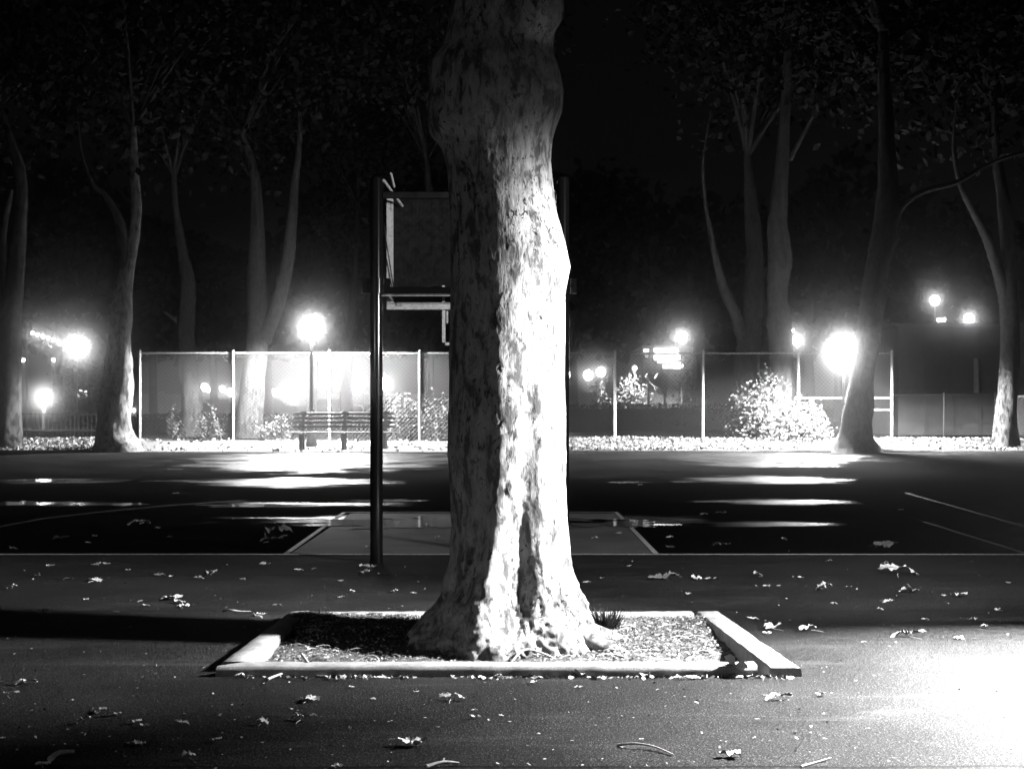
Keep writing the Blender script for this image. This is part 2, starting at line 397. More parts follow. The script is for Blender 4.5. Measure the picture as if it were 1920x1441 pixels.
def scatter_pit(n, s0, s1, name, label, m, xr=(PX0, PX1), flat=.75):
    x = rng.uniform(xr[0]+.06, xr[1]-.06, n); y = rng.uniform(PY0+.1, PY1-.02, n)
    c = np.array([(a, b_, soil_z(a, b_)+.012) for a, b_ in zip(x, y) if math.hypot(a-TX, b_-TY) > .42])
    sz = rng.uniform(s0, s1, len(c)); return quads(name, leaf_quads(c, sz, flat), m, None, label=label, cat='litter', kind='stuff')
scatter_pit(13000, .006, .026, 'leaf_litter', 'shredded dry leaf litter covering the soil of the tree pit', M['litter'])
# pine straw like stems in the pit
b = MB()
for k in range(170):
    x = random.uniform(PX0+.1, PX1-.2); y = random.uniform(PY0+.12, PY1-.1)
    if math.hypot(x-TX, y-TY) < .42: continue
    a = random.gauss(0, .6); l = random.uniform(.03, .13); z = soil_z(x, y)+.022
    b.tube([(x, y, z), (x+math.cos(a)*l/2, y+math.sin(a)*l/2+random.uniform(-.01, .01), z+.008), (x+math.cos(a)*l, y+math.sin(a)*l, z)], .0022, 3)
b.build('stem_litter', M['twig'], label='thin dry stems lying tangled over the pit soil', cat='litter', kind='stuff')

# ------------------------------------------------------------------ the big plane tree
LEFT = [(-900, 850), (-300, 850), (0, 846), (60, 838), (90, 828), (120, 812), (165, 812), (200, 812), (250, 818), (275, 828), (320, 838), (400, 843), (500, 846), (600, 845), (700, 842), (800, 840), (850, 839),
        (900, 844), (1000, 847), (1060, 842), (1100, 833), (1130, 815), (1160, 800), (1190, 786), (1215, 776), (1260, 765)]
RIGHT = [(-900, 1010), (-300, 1025), (0, 1040), (60, 1038), (95, 1034), (130, 1047), (170, 1056), (210, 1052), (260, 1036), (300, 1034), (350, 1038), (400, 1045), (450, 1059), (500, 1069), (540, 1061), (570, 1055),
         (650, 1058), (800, 1062), (900, 1060), (1000, 1064), (1060, 1070), (1100, 1081), (1140, 1096), (1165, 1108), (1190, 1124), (1215, 1134), (1260, 1142)]
def tree_main():
    root = empty('plane_tree', (TX, TY, -.05), 'large mottled plane tree standing in the kerbed pit, its right side brightly lit', 'tree')
    k = F/TY; NZ, NT = 620, 300
    ly = np.array(LEFT, float); ry = np.array(RIGHT, float)
    vs = []
    for i in range(NZ+1):
        z = -.14+(6.3+.14)*(i/NZ)**1.06
        py = HZ-(z-CAMH)*k
        l = (np.interp(py, ly[:, 0], ly[:, 1])-CX)/k; r = (np.interp(py, ry[:, 0], ry[:, 1])-CX)/k
        cx = (l+r)/2; R = (r-l)/2; ex = 0
        low = math.exp(-max(0, z)/.32)
        gdrift = math.radians(-90+6+14*min(1, max(0, (z-.4)/.9)))
        gamp = .135*math.exp(-max(0, z-.25)/.55)
        for j in range(NT):
            th = 2*math.pi*j/NT; c, s_ = math.cos(th), math.sin(th)
            rr = R*(1-.03*(1-abs(c)))
            side = abs(c)
            # buttress roots
            lob = .5+.5*math.cos(5.0*th+1.2)+.35*math.cos(9*th+.6)+.2*math.cos(14*th+2.1)
            rr += low*(.13*lob-.03)*(1-side**3*.7)
            rr -= (1-side)*low*.02
            # flutes running up the trunk
            da = (th-(gdrift % (2*math.pi))); da = (da+math.pi) % (2*math.pi)-math.pi
            rr -= gamp*math.exp(-(da/.19)**2)
            rr += gamp*.75*math.exp(-((da+.42)/.24)**2)+gamp*.25*math.exp(-((da-.5)/.25)**2)
            p = Vector((c*1.6, s_*1.6, z*1.1))
            rr += .016*noise.fractal(p, 1, 2, 2)*(1-.5*side)
            rr += .0035*noise.fractal(Vector((c*R*8, s_*R*8, z*4)), 1, 2, 4)
            rr += low*.08*noise.fractal(Vector((c*4+3, s_*4, z*6)), 1, 2, 5)
            if z < .9: rr += .012*math.exp(-max(0, z)/.3)*noise.fractal(Vector((c*R*22, s_*R*22, z*16)), 1, 2, 3)
            q_ = noise.noise(Vector((c*R*12+9, s_*R*12, z*6)))
            if q_ > .3: rr += .0025*min(1, (q_-.3)/.08)            # plates of bark standing proud
            q2 = noise.noise(Vector((c*R*30+19, s_*R*30, z*19)))
            if q2 < -.46: rr -= .002
            x = cx+rr*c; y = TY+rr*s_*.96
            # burls: (x,z centre, size, height)
            for (bx, bz_, by, sx, sz, amp) in ((.19, 4.02, -.26, .13, .19, .11), (-.505, 3.58, -.05, .13, .16, .03), (-.50, 3.30, -.1, .1, .14, .05), (.02, .98, -.35, .05, .05, .02)):
                d = ((x-bx)/sx)**2+((z-bz_)/sz)**2+((y-TY-by)/.2)**2
                if d < 6:
                    e = amp/(1+math.exp(6*(d**.5-1.0))); x += c*e; y += s_*e
            vs.append((x, y, z))
    b = MB(); b.add(vs, [(i*NT+j, i*NT+(j+1)%NT, (i+1)*NT+(j+1)%NT, (i+1)*NT+j) for i in range(NZ) for j in range(NT)], True)
    b.build('trunk', M['bark'], root)
    # surface roots
    for pts, rs in (([(.40, 9.42, .06), (.56, 9.30, .0), (.70, 9.28, -.05), (.8, 9.22, -.10)], [.07, .05, .035, .015]),
                    ([(.42, 9.6, .07), (.60, 9.62, .01), (.78, 9.7, -.06), (.9, 9.72, -.1)], [.07, .06, .04, .02]),
                    ([(-.42, 9.4, .0), (-.55, 9.32, -.04), (-.72, 9.26, -.09)], [.08, .05, .02]),
                    ([(.25, 9.27, -.01), (.3, 9.15, -.06), (.42, 9.08, -.1)], [.055, .04, .015]),
                    ([(0, 9.27, .0), (-.03, 9.15, -.05), (.03, 9.06, -.1)], [.06, .045, .015])):
        b = MB(); b.tube(pts, rs, 12, rough=.25, seed=rs[0]*50); b.build('root', M['bark'], root)
    # limbs above the picture and the crown
    limbs = [([(-.12, 9.6, 6.0), (-.9, 9.4, 7.6), (-1.8, 9.2, 9.8), (-2.2, 9.1, 12)], [.24, .2, .14, .05]), ([(.1, 9.6, 6.0), (.9, 9.9, 7.8), (1.6, 10.2, 10), (2.2, 10.5, 12.5)], [.24, .19, .13, .05]),
             ([(0, 9.65, 6.0), (.1, 10.2, 8), (.1, 10.8, 10.5), (0, 11, 13)], [.2, .16, .12, .05])]
    for pts, rs in limbs: b = MB(); b.tube(pts, rs, 12, rough=.1); b.build('limb', M['bark'], root)
    n = 5000; d = rng.normal(size=(n, 3)); d /= np.linalg.norm(d, axis=1, keepdims=True)
    c = np.array([0, 10, 11])+d*(rng.uniform(.5, 1, (n, 1)))*np.array([4.2, 4, 3.2])
    quads('crown', leaf_quads(c, rng.uniform(.14, .26, n)), M['leaf_dark'], root)
tree_main()

# ------------------------------------------------------------------ background trees
def smooth_path(p, n=7):
    out = []
    for i in range(len(p)-1):
        p0 = p[max(i-1, 0)]; p1 = p[i]; p2 = p[i+1]; p3 = p[min(i+2, len(p)-1)]
        for k in range(n):
            t = k/n
            out.append(tuple(.5*((2*b)+(-a+c)*t+(2*a-5*b+4*c-d)*t*t+(-a+3*b-3*c+d)*t**3) for a, b, c, d in zip(p0, p1, p2, p3)))
    out.append(p[-1]); return out
def bg_tree(label, D, trunk, limbs, crown, nleaf=4200, seed=0, name='plane_tree', drift=0, bark='bark_far', rg=.16):
    base = P(trunk[0][0], trunk[0][1], D); g = bz(base.x, D)
    root = empty(name, (base.x, D, g-.05), label, 'tree', 'plane trees beyond the court')
    def conv(path, dd):
        pts = []; rs = []
        for i, (x, y, w_) in enumerate(smooth_path(path)):
            q_ = P(x, y, D); q_.y = D+dd*i/7*.25; pts.append(q_); rs.append(w_/2*D/F)
        return pts, rs
    pts, rs = conv(trunk, drift)
    pts = [Vector((pts[0].x, D, g-.15))]+[p for p in pts if p.z > g]; rs = [rs[0]*1.25]+rs[-(len(pts)-1):]
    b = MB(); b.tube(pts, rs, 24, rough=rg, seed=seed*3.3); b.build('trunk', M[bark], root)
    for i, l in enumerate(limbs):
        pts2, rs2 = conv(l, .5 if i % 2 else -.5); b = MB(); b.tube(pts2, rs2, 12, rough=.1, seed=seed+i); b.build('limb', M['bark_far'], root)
    # crown, built from clumps with gaps between them
    cc = []
    for (cx, cy, cz, rx, ry, rz) in crown:
        m_ = 46; d = rng.normal(size=(m_, 3)); d /= np.linalg.norm(d, axis=1, keepdims=True)
        cl = np.array([cx, cy, cz])+d*rng.uniform(.35, 1, (m_, 1))*np.array([rx, ry, rz])
        per = nleaf//m_//len(crown)
        for c in cl: cc.append(c+rng.normal(size=(per, 3))*rng.uniform(.4, .8))
    cc = np.concatenate(cc); quads('crown', leaf_quads(cc, rng.uniform(.16, .34, len(cc))), M['leaf_dark'], root)
    # branches inside the crown
    b = MB(); top = pts[-1]
    for k in range(7):
        (cx, cy, cz, rx, ry, rz) = random.choice(crown); a = random.uniform(0, 6.28)
        e = Vector((cx+rx*.7*math.cos(a), cy+ry*.7*math.sin(a), cz+rz*random.uniform(-.2, .7)))
        mid = top.lerp(e, .5)+Vector((0, 0, .5)); b.tube(smooth_path([tuple(top), tuple(mid), tuple(e)], 4), [rs[-1]*.8*(1-.8*t/8) for t in range(9)], 6)
    b.build('branches', M['bark_far'], root)
bg_tree('faint plane tree at the left edge of the court, behind the low iron fence', 39, [(12, 832, 60), (14, 700, 50), (18, 600, 46), (34, 450, 30), (38, 330, 24), (22, 270, 16), (0, 200, 10)],
        [[(14, 620, 26), (10, 520, 18), (12, 440, 14), (30, 360, 8)]], [(-14.5, 40, 11.5, 4, 3.5, 3.5)], seed=1)
bg_tree('dark plane trunk with a bright right edge beside the left end of the fence', 37.9, [(216, 836, 92), (214, 805, 64), (218, 740, 56), (222, 680, 50), (227, 620, 42), (233, 540, 36), (246, 470, 24), (256, 400, 20), (252, 330, 16), (250, 240, 10)],
        [[(234, 520, 24), (232, 450, 22), (226, 410, 18), (205, 370, 12), (185, 350, 8), (165, 290, 6), (160, 200, 3)]], [(-10, 38.5, 11.5, 4.2, 3.5, 3.6)], seed=2, bark='bark', rg=.2)
bg_tree('slim plane tree behind the first bay of the fence', 46, [(358, 822, 44), (360, 760, 38), (350, 660, 32), (350, 590, 32), (352, 530, 28), (342, 470, 20), (330, 400, 14), (326, 330, 10)],
        [[(348, 620, 10), (330, 600, 8), (310, 585, 5)]], [(-10.5, 46, 12.4, 4, 3.5, 3.6)], seed=3)
bg_tree('plane tree with two long limbs behind the second bay of the fence', 44, [(466, 826, 60), (468, 780, 50), (476, 700, 44), (484, 620, 40), (482, 520, 36), (483, 420, 26), (478, 330, 18), (455, 250, 10)],
        [[(492, 640, 30), (520, 575, 28), (540, 500, 26), (550, 420, 20), (560, 330, 14), (568, 260, 9), (566, 170, 6), (555, 70, 3)], [(478, 350, 10), (462, 320, 7), (448, 290, 4)]], [(-8, 44, 12.5, 4, 3.5, 3.8), (-5.5, 45, 13.5, 3, 3, 3.5)], 6000, seed=4)
bg_tree('far slim tree seen through the fence right of the bench lamp', 62, [(648, 800, 26), (650, 700, 20), (660, 600, 16), (668, 480, 12), (670, 380, 8)], [[(655, 660, 10), (680, 600, 8), (700, 500, 5)]], [(-7, 62, 13, 5, 4, 5)], seed=5)
bg_tree('leaning plane tree seen through and behind the basketball backboard', 50, [(884, 830, 46), (880, 740, 40), (862, 620, 34), (840, 510, 28), (822, 440, 20), (805, 360, 14), (800, 300, 8)], [], [(-2, 50, 13.2, 5, 4, 4)], seed=6)
bg_tree('forked plane tree behind the fence left of the shrub', 44, [(1402, 830, 56), (1400, 730, 48), (1402, 660, 46), (1408, 600, 40), (1414, 530, 36), (1414, 450, 32), (1408, 380, 24), (1402, 290, 14)],
        [[(1396, 650, 26), (1382, 600, 22), (1358, 550, 18), (1342, 500, 14), (1330, 450, 10), (1318, 390, 7), (1312, 310, 5), (1325, 220, 3)], [(1420, 530, 12), (1434, 505, 11), (1446, 490, 10)]], [(7.6, 44, 12.6, 3.6, 3.5, 3.6)], seed=7)
bg_tree('tall straight plane trunk rising out of the shrub', 42.2, [(1466, 828, 52), (1466, 740, 48), (1464, 650, 44), (1458, 560, 40), (1462, 480, 42), (1458, 420, 38), (1464, 340, 28), (1470, 250, 22), (1475, 150, 18), (1480, 20, 14), (1480, -100, 10)],
        [[(1480, 300, 12), (1505, 250, 10), (1530, 200, 6)]], [(7.8, 42.5, 14, 4, 3.5, 3.2)], 5200, seed=8)
bg_tree('plane tree on a low mound with a lamp close behind its trunk', 37.4, [(1606, 842, 96), (1606, 812, 66), (1610, 760, 54), (1616, 700, 46), (1626, 640, 44), (1636, 560, 46), (1650, 480, 46), (1664, 400, 46), (1664, 310, 34), (1660, 200, 26), (1656, 60, 18)],
        [[(1672, 420, 22), (1690, 385, 16), (1725, 362, 11), (1785, 346, 9), (1830, 320, 7), (1880, 300, 6), (1940, 285, 4)], [(1648, 490, 24), (1680, 440, 18), (1690, 395, 12)]], [(9.6, 38, 12, 4.4, 3.5, 3.2)], 5200, seed=9)
bg_tree('forked plane tree near the right edge before the dark wall', 39.2, [(1884, 842, 56), (1886, 780, 38), (1892, 700, 36), (1894, 620, 34), (1890, 540, 34), (1892, 470, 30), (1884, 390, 26), (1870, 300, 18), (1864, 200, 12)],
        [[(1884, 560, 24), (1866, 500, 22), (1846, 450, 20), (1820, 405, 16), (1798, 370, 12), (1782, 335, 9), (1772, 270, 6), (1780, 180, 3)]], [(13, 39.5, 11.5, 4, 3.5, 3.4)], seed=10)
# far wood closing the park off
n = 26000; x = rng.uniform(-45, 45, n); c = np.stack([x, rng.uniform(78, 92, n), np.zeros(n)], 1)
hh = np.array([9+5*noise.fractal(Vector((a*.09, 0, 5)), 1, 2, 4) for a in x]); c[:, 2] = 4.2+rng.beta(1.3, 1.2, n)*hh
quads('far_wood', leaf_quads(c, rng.uniform(.5, 1.0, n)), M['leaf_dark'], None, label='dark mass of trees closing off the park in the distance', cat='wood', kind='stuff')
b = MB()
for k in range(30):
    x = -44+3*k+random.uniform(-1, 1); y = random.uniform(80, 90)
    b.tube([(x, y, .3), (x+random.uniform(-.3, .3), y, 5), (x+random.uniform(-1, 1), y, 9)], [.25, .2, .1], 7)
b.build('far_trunks', M['bark_far'], label='thin far trunks standing below the distant wood', cat='trunks', kind='stuff')

# ------------------------------------------------------------------ chain link fences
WIRE = .0036
def chain_panel(x0, x1, y, z0, z1, pitch=.115, name='mesh_panel', parent=None):
    b = MB(); H = z1-z0; n = int((x1-x0+H)/pitch)
    for sgn in (1, -1):
        for k in range(n+1):
            s0 = x0-H+k*pitch if sgn > 0 else x0+k*pitch
            a0, a1 = 0.0, H
            # x = s0 + sgn*t
            if sgn > 0: a0 = max(0, x0-s0); a1 = min(H, x1-s0)
            else: a0 = max(0, s0-x1); a1 = min(H, s0-x0)
            if a1-a0 < .02: continue
            p = (s0+sgn*a0, y+.003*sgn, z0+a0); q_ = (s0+sgn*a1, y+.003*sgn, z0+a1)
            b.tube([p, q_], WIRE, 3, cap=False)
    k = 0
    while x0+k*pitch < x1:                            # knuckles standing over the top rail
        xx = x0+k*pitch; b.tube([(xx-.018, y-.012, z1-.01), (xx, y, z1+.045), (xx+.018, y+.012, z1-.01)], WIRE*1.5, 3, cap=False); k += 1
    o = b.build(name, M['galv'], parent); o['kind'] = 'stuff'; return o
def fence_post(parent, x, y, z0, z1, r=.038, name='post'):
    b = MB(); b.tube([(x, y, z0), (x, y, z1)], r, 12)
    for zz in (z0+.55, z0+1.1, z1-.35, z1-.06): b.tube([(x, y, zz), (x, y, zz+.03)], r+.008, 12)
    b.sphere((x, y, z1+.01), r*1.15, 10, 6); return b.build(name, M['steel'], parent)
FY = 41.5; FZ0, FZ1 = .53, P(0, 662, 41.5).z
def fence(name, label, posts, ends, y=FY, z0=FZ0, z1=FZ1, dark=False, rails=(), bottom=False, mesh=True, rail_r=.024, cat='fence', pitch=.115, ps=.038):
    xs = [GX(p, y) for p in posts]; e = [GX(p, y) for p in ends]
    root = empty(name, (e[0], y, z0), label, cat)
    for x in xs:
        o = fence_post(root, x, y, z0-.1, z1+.04, ps)
        if dark: o.data.materials[0] = M['darkmetal']
    b = MB(); b.tube([(e[0], y+.05, z1), (e[1], y+.05, z1)], rail_r, 10); b.build('top_rail', M['darkmetal' if dark else 'steel'], root)
    for (a, c, zz) in rails: b = MB(); b.tube([(GX(a, y), y+.05, zz), (GX(c, y), y+.05, zz)], .024, 8); b.build('rail', M['steel'], root)
    if mesh:
        cuts = sorted(set([e[0]]+xs+[e[1]]))
        for a, c in zip(cuts[:-1], cuts[1:]):
            o = chain_panel(a, c, y-.0, z0+.03, z1, pitch, parent=root)
            if dark: o.data.materials[0] = M['darkmetal']
            elif 'dim' in label: o.data.materials[0] = M['galv_shaded']  # darker wire copy: the dimmer light there is put into its colour
    return root
fence('chain_link_fence', 'brightly lit chain link fence behind the bench, its posts white', [262, 437, 618, 787], [262, 905])
fence('chain_link_fence', 'dim chain link fence right of the big trunk, running behind the shrub', [1000, 1153, 1318, 1497, 1672], [905, 1672],
      rails=((1497, 1672, P(0, 746, FY).z), (1640, 1672, P(0, 768, FY).z)))
fence('low_fence', 'low chain link fence at the right edge beside the forked tree', [1897, 1990, 2080], [1897, 2080], 40.6, .5, P(0, 743, 40.6).z, rails=((1897, 2080, .58),), ps=.03)
fence('low_fence', 'low dark fence before the dark wall between two trees', [1770, 1866], [1677, 1870], 43, .5, P(0, 740, 43).z, dark=True, ps=.025, rail_r=.018)
# iron railing at the far left
root = empty('iron_railing', (GX(-40, 46), 46, .5), 'low dark iron railing along the path at the far left', 'railing')
for zz in (.72, P(0, 776, 46).z):
    b = MB(); b.box((GX(-40, 46), 45.98, zz-.02), (GX(196, 46), 46.02, zz+.02)); b.build('rail', M['darkmetal'], root)
picket = None
for k in range(30):
    x = GX(-40, 46)+k*.134
    if picket is None:
        b = MB(); b.tube([(x, 46, .5), (x, 46, P(0, 772, 46).z)], .012, 6); picket = b.build('picket', M['darkmetal'], root, origin=(x, 46, .5))
    else:
        c = picket.copy(); COL.objects.link(c); c.parent = root; c.location = (x-root.location.x, 0, 0)

# ------------------------------------------------------------------ bench
by = 39.4; bench_x0, bench_x1 = GX(545, by), GX(741, by); g0 = bz((bench_x0+bench_x1)/2, by)+.01
root = empty('park_bench', ((bench_x0+bench_x1)/2, by, g0), 'long slatted park bench with three supports in front of the lit fence', 'bench')
for px in (566, 645, 722):
    x = GX(px, by); b = MB()
    prof = [(-.26, 0), (-.14, 0), (-.13, .33), (.16, .33), (.19, .0), (.30, .0), (.27, .42), (.36, .95), (.28, .97), (.18, .44), (-.24, .42)]
    vs = [(x+dx, by+u, g0+v-(.03 if v == 0 else 0)) for dx in (-.045, .045) for (u, v) in prof]; n = len(prof)
    b.add(vs, [tuple(range(n)), tuple(range(n, 2*n))[::-1]]+[(k, (k+1)%n+0, n+(k+1)%n, n+k) for k in range(n)]); b.build('support', M['benchcon'], root)
    b = MB(); b.box((x-.08, by+.27, g0+.975), (x+.08, by+.37, g0+1.0)); b.build('support_cap', M['benchcon'], root)
for k in range(5):
    y = by-.26+.095*k; b = MB(); b.box((bench_x0, y, g0+.432), (bench_x1, y+.075, g0+.465), .006); b.build('slat', M['slat'], root)
for k in range(4):
    z = .56+.115*k; y = by+.20+.155*(z-.44)/.51; b = MB(); b.box((bench_x0+.05, y-.03, g0+z), (bench_x1-.05, y, g0+z+.07), .006); b.build('slat', M['slat'], root)

# ------------------------------------------------------------------ lamps
_em = {}
def emat(v):
    if v not in _em:
        _em[v] = mat('lamp_glow', .9, .5, 0, 0, v)
        if v <= 60: _em[v].cycles.emission_sampling = 'NONE'
    return _em[v]
def light(kind, I, loc, root, rad, angle=160, blend=.5, tgt=None):
    ld = bpy.data.lights.new('lamp_light', kind); ld.energy = I*4*math.pi**2; ld.shadow_soft_size = rad; ld.use_soft_falloff = False
    if kind == 'SPOT': ld.spot_size = math.radians(angle); ld.spot_blend = blend
    o = bpy.data.objects.new('lamp_light', ld); COL.objects.link(o); o.parent = root
    o.location = Vector(loc)-abs_loc(root)
    if tgt is not None: o.rotation_euler = (Vector(tgt)-Vector(loc)).to_track_quat('-Z', 'Y').to_euler()
    return o
def lamp(label, px, py, D, r, I, down=0, name='park_lamp', group='park lamps', ground=None, style='globe', seg=14, pr=.05, cat='lamp post', postx=None):
    c = P(px, py, D); g = bz(c.x, D) if ground is None else ground
    root = empty(name, (c.x, D, g-.03), label, cat, group)
    b = MB()
    if style == 'globe':
        b.lathe([(.16, g-.05), (.16, g+.1), (.11, g+.2), (.085, g+.5), (pr, g+.65), (pr*.8, c.z-r-.12), (pr*1.6, c.z-r-.08), (pr*1.9, c.z-r+.02), (.001, c.z-r+.02)], (c.x, D, 0), 14)
    else:
        b.tube([(c.x, D, g-.05), (c.x, D, c.z-r*.9)], pr*.6, 8)
    b.build('post', M['darkmetal'] if style == 'globe' else M['steel'], root)
    b = MB(); b.sphere(c, r, seg, max(6, seg//2+2), (1, 1, 1.1)); b.build('globe', emat(11.0 if D < 100 else 16.0), root)
    if I >= .5 and D < 100: light('POINT', I, c, root, r*1.13)
    if down: light('SPOT', down, c, root, r*1.16, 168, .2)
    if style == 'globe': b = MB(); b.lathe([(.001, c.z+r*1.1+.13), (.03, c.z+r*1.1+.06), (.1, c.z+r*1.1), (.12, c.z+r*1.02)], (c.x, D, 0), 12); b.build('cap', M['darkmetal'], root)
    return root
lamp('glowing globe lamp on a dark post right behind the park bench', 584, 614, 40.6, .3, 1.6, 400)
lamp('brightest globe lamp, half hidden behind the trunk on the mound', 1582, 660, 38.15, .4, 3.4, 560)
lamp('glowing lamp on a pale post at the far left behind the iron railing', 82, 745, 58, .26, 1.6, 14, style='plain', pr=.1)
lamp('large glowing lamp high at the left, over pale foliage', 145, 650, 70, .36, 3.4, 0, style='plain')
lamp('small square lamp low between the left lamps and the dark trunk', 155, 738, 75, .24, 0, style='plain')
lamp('small lamp just right of the tall straight trunk above the fence', 1495, 638, 60, .2, .9, style='plain')
lamp('small high lamp above the lit building', 1278, 632, 72, .24, 1.2, style='plain')
lamp('upper of two floodlamps above the dark wall', 1753, 563, 56, .17, .5, style='plain', group='floodlamps above the dark wall')
lamp('lower right of two floodlamps above the dark wall', 1817, 598, 56, .19, .6, style='plain', group='floodlamps above the dark wall')
FAR = {383: 'small far street light just right of the slim trunk, before the second post', 391: 'tiny far street light touching the one right of the slim trunk', 417: 'far street light midway between the slim trunk and the second fence post', 432: 'far street light touching the left side of the second fence post',
       508: 'far street light just right of the two limbed trunk', 538: 'large far light midway between the two limbed trunk and the bench lamp post', 553: 'smaller far light on the right side of the large one left of the bench lamp', 598: 'far street light just right of the bench lamp post',
       632: 'far street light just right of the middle fence post', 657: 'smaller of the twin far lights above the middle of the bench', 667: 'larger of the twin far lights above the middle of the bench', 723: 'brightest far light, touching the left hoop post', 683: 'small far light between the twin lights and the left hoop post',
       1072: 'far street light touching the right edge of the big trunk', 1103: 'middle of three far lights right of the big trunk', 1127: 'widest far light, left of the first post beyond the big trunk',
       97: 'small far light above the lamp at the far left, left of the high lamp', 102: 'tiny far light under the high left lamp', 43: 'lone tiny far light near the left edge', 30: 'faint tiny far light low at the left edge, over the railing',
       251: 'tiny far light between the dark trunk and the first fence post', 375: 'tiny low far light beside the slim trunk'}
for px, py, r, I0 in ((383, 725, .25, 26), (391, 730, .2, 14), (417, 729, .22, 26), (432, 735, .28, 40), (508, 735, .28, 50), (538, 732, .42, 110), (553, 731, .3, 50), (598, 723, .22, 24), (632, 721, .22, 24), (657, 724, .22, 26),
                     (667, 720, .36, 90), (723, 719, .48, 200), (683, 722, .2, 20), (1072, 702, .24, 30), (1103, 703, .36, 60), (1127, 697, .34, 60), (97, 648, .24, 34), (102, 673, .2, 16), (43, 673, .18, 12), (30, 780, .12, 6), (251, 769, .14, 10), (375, 757, .15, 12)):
    I = I0*.03 if I0 >= 50 else 0
    side = 'left' if px < 300 else ('middle' if px < 800 else 'right')
    lamp(FAR[px], px, py, 110, r, I, 0, 'street_light', 'far street lights '+side, .5, 'plain', 8, .06, 'street light')
# the row of bulbs at the left
root = empty('string_lights', P(57, 622, 70), 'sloping row of small bulbs strung left of the high lamp', 'string lights')
b = MB(); A, B = P(50, 620, 70), P(122, 643, 70); b.tube([A, A.lerp(B, .5)+Vector((0, 0, -.03)), B], .012, 5); b.build('cable', M['darkmetal'], root)
proto = None
for k in range(7):
    c = P(61+9.8*k, 621.5+3.3*k, 70)
    if proto is None: b = MB(); b.sphere(c-Vector((0, 0, .06)), .075, 10, 8); proto = b.build('bulb', emat(60.0), root, origin=c)
    else: q_ = proto.copy(); COL.objects.link(q_); q_.parent = root; q_.location = c-root.location
b = MB(); b.tube([(A.x, 70, .4), tuple(A+Vector((0, 0, .2)))], .05, 8); b.build('pole', M['darkmetal'], root)
# tube fittings
def tube_light(label, px, py, D, w_, e):
    c = P(px, py, D); root = empty('tube_light', c, label, 'tube light')
    b = MB(); b.tube([c-Vector((w_/2, 0, 0)), c+Vector((w_/2, 0, .02))], .06, 8); b.build('tube', emat(e), root)
    b = MB(); b.box((c.x-w_/2-.05, D+.02, c.z+.065), (c.x+w_/2+.05, D+.16, c.z+.1)); b.build('housing', M['darkmetal'], root)
    b = MB(); b.tube([(c.x, D+.1, .45), (c.x, D+.1, c.z+.07)], .035, 8); b.build('pole', M['darkmetal'], root)
tube_light('short lit tube fitting beside the tall straight trunk', 1482, 620, 60, .26, 25)
tube_light('short lit tube fitting between the two floodlamps', 1765, 600, 50, .26, 12)

# ------------------------------------------------------------------ lamps out of the frame that light the big tree
def yard_light(label, loc, base, heads):
    root = empty('yard_light', base, label, 'lamp post')
    b = MB(); b.tube([base, (base[0], base[1], loc[2]+.3)], .06, 12); b.build('post', M['darkmetal'], root)
    b = MB(); b.tube([(base[0], base[1], loc[2]+.26), (loc[0], loc[1], loc[2]+.26), (loc[0], loc[1], loc[2]+.12)], .03, 8); b.build('arm', M['darkmetal'], root)
    b = MB(); b.lathe([(.001, .2), (.08, .2), (.17, .03), (.165, .028), (.07, .18), (.001, .18)], loc, 16); b.build('shade', M['darkmetal'], root)
    for (kind, off, tgt, I, angle, blend, rad) in heads:
        light(kind, I, Vector(loc)+Vector(off), root, rad, angle, blend, tgt)
    return root
yr = yard_light('yard lamp out of view to the right of the tree pit', (4.3, 8.72, 2.7), (6.6, 9.4, 0),
           [('SPOT', (0, 0, -.02), (0, 9.55, 1.0), 270, 58, 1.0, .2), ('SPOT', (0, -.22, -.02), (3.9, 7.65, 0), 950, 112, 1.0, .08),
            ('SPOT', (-.1, .1, -.02), (.6, 14.5, 1.3), 60, 96, .8, .05)])  # third spot is added to brighten the hoop and the asphalt around it
b = MB(); b.box((3.40, 9.05, 1.78), (6.6, 9.15, 1.83)); b.build('shadow_bar', M['darkmetal'], yr)  # unseen bar added to throw the shadow band over the asphalt at right
yard_light('dim yard lamp out of view behind the camera at the left', (-7.5, 1.5, 2.7), (-8.5, 1.5, 0), [('POINT', (0, 0, -.02), (0, 9, 0), 4.0, 0, 0, .1)])

# ------------------------------------------------------------------ basketball hoop
hy = 14.24
root = empty('basketball_hoop', (-.41, hy, 0), 'twin post basketball hoop with a dark perforated backboard, seen from behind', 'basketball hoop')
XL, XR = -1.292, .485
for x in (XL, XR):
    b = MB(); b.tube([(x, hy, -.05), (x, hy, P(0, 335, hy).z)], .061, 32); b.sphere((x, hy, P(0, 335, hy).z), .062, 16, 6, (1, 1, .4)); p = b.build('post', M['post'], root)
    zc = P(0, 536, hy).z
    b = MB(); b.tube([(x, hy, zc-.072), (x, hy, zc+.072)], .078, 32); b.box((x-.13, hy-.02, zc-.072), (x-.07, hy+.02, zc+.072)); b.box((x+.07, hy-.02, zc-.072), (x+.13, hy+.02, zc+.072))
    for s_ in (-1, 1): b.tube([(x+s_*.105, hy-.05, zc), (x+s_*.105, hy+.05, zc)], .012, 8)
    b.build('clamp', M['post'], root)
D2 = 15.0
def bx(px0, py0, px1, py1, y0, y1, name, m, parent=root, bev=.004):
    a = P(px0, py1, y0); c = P(px1, py0, y0); b = MB(); b.box((a.x, y0, a.z), (c.x, y1, c.z), bev); return b.build(name, m, parent)
BL, BR = 725, 1052
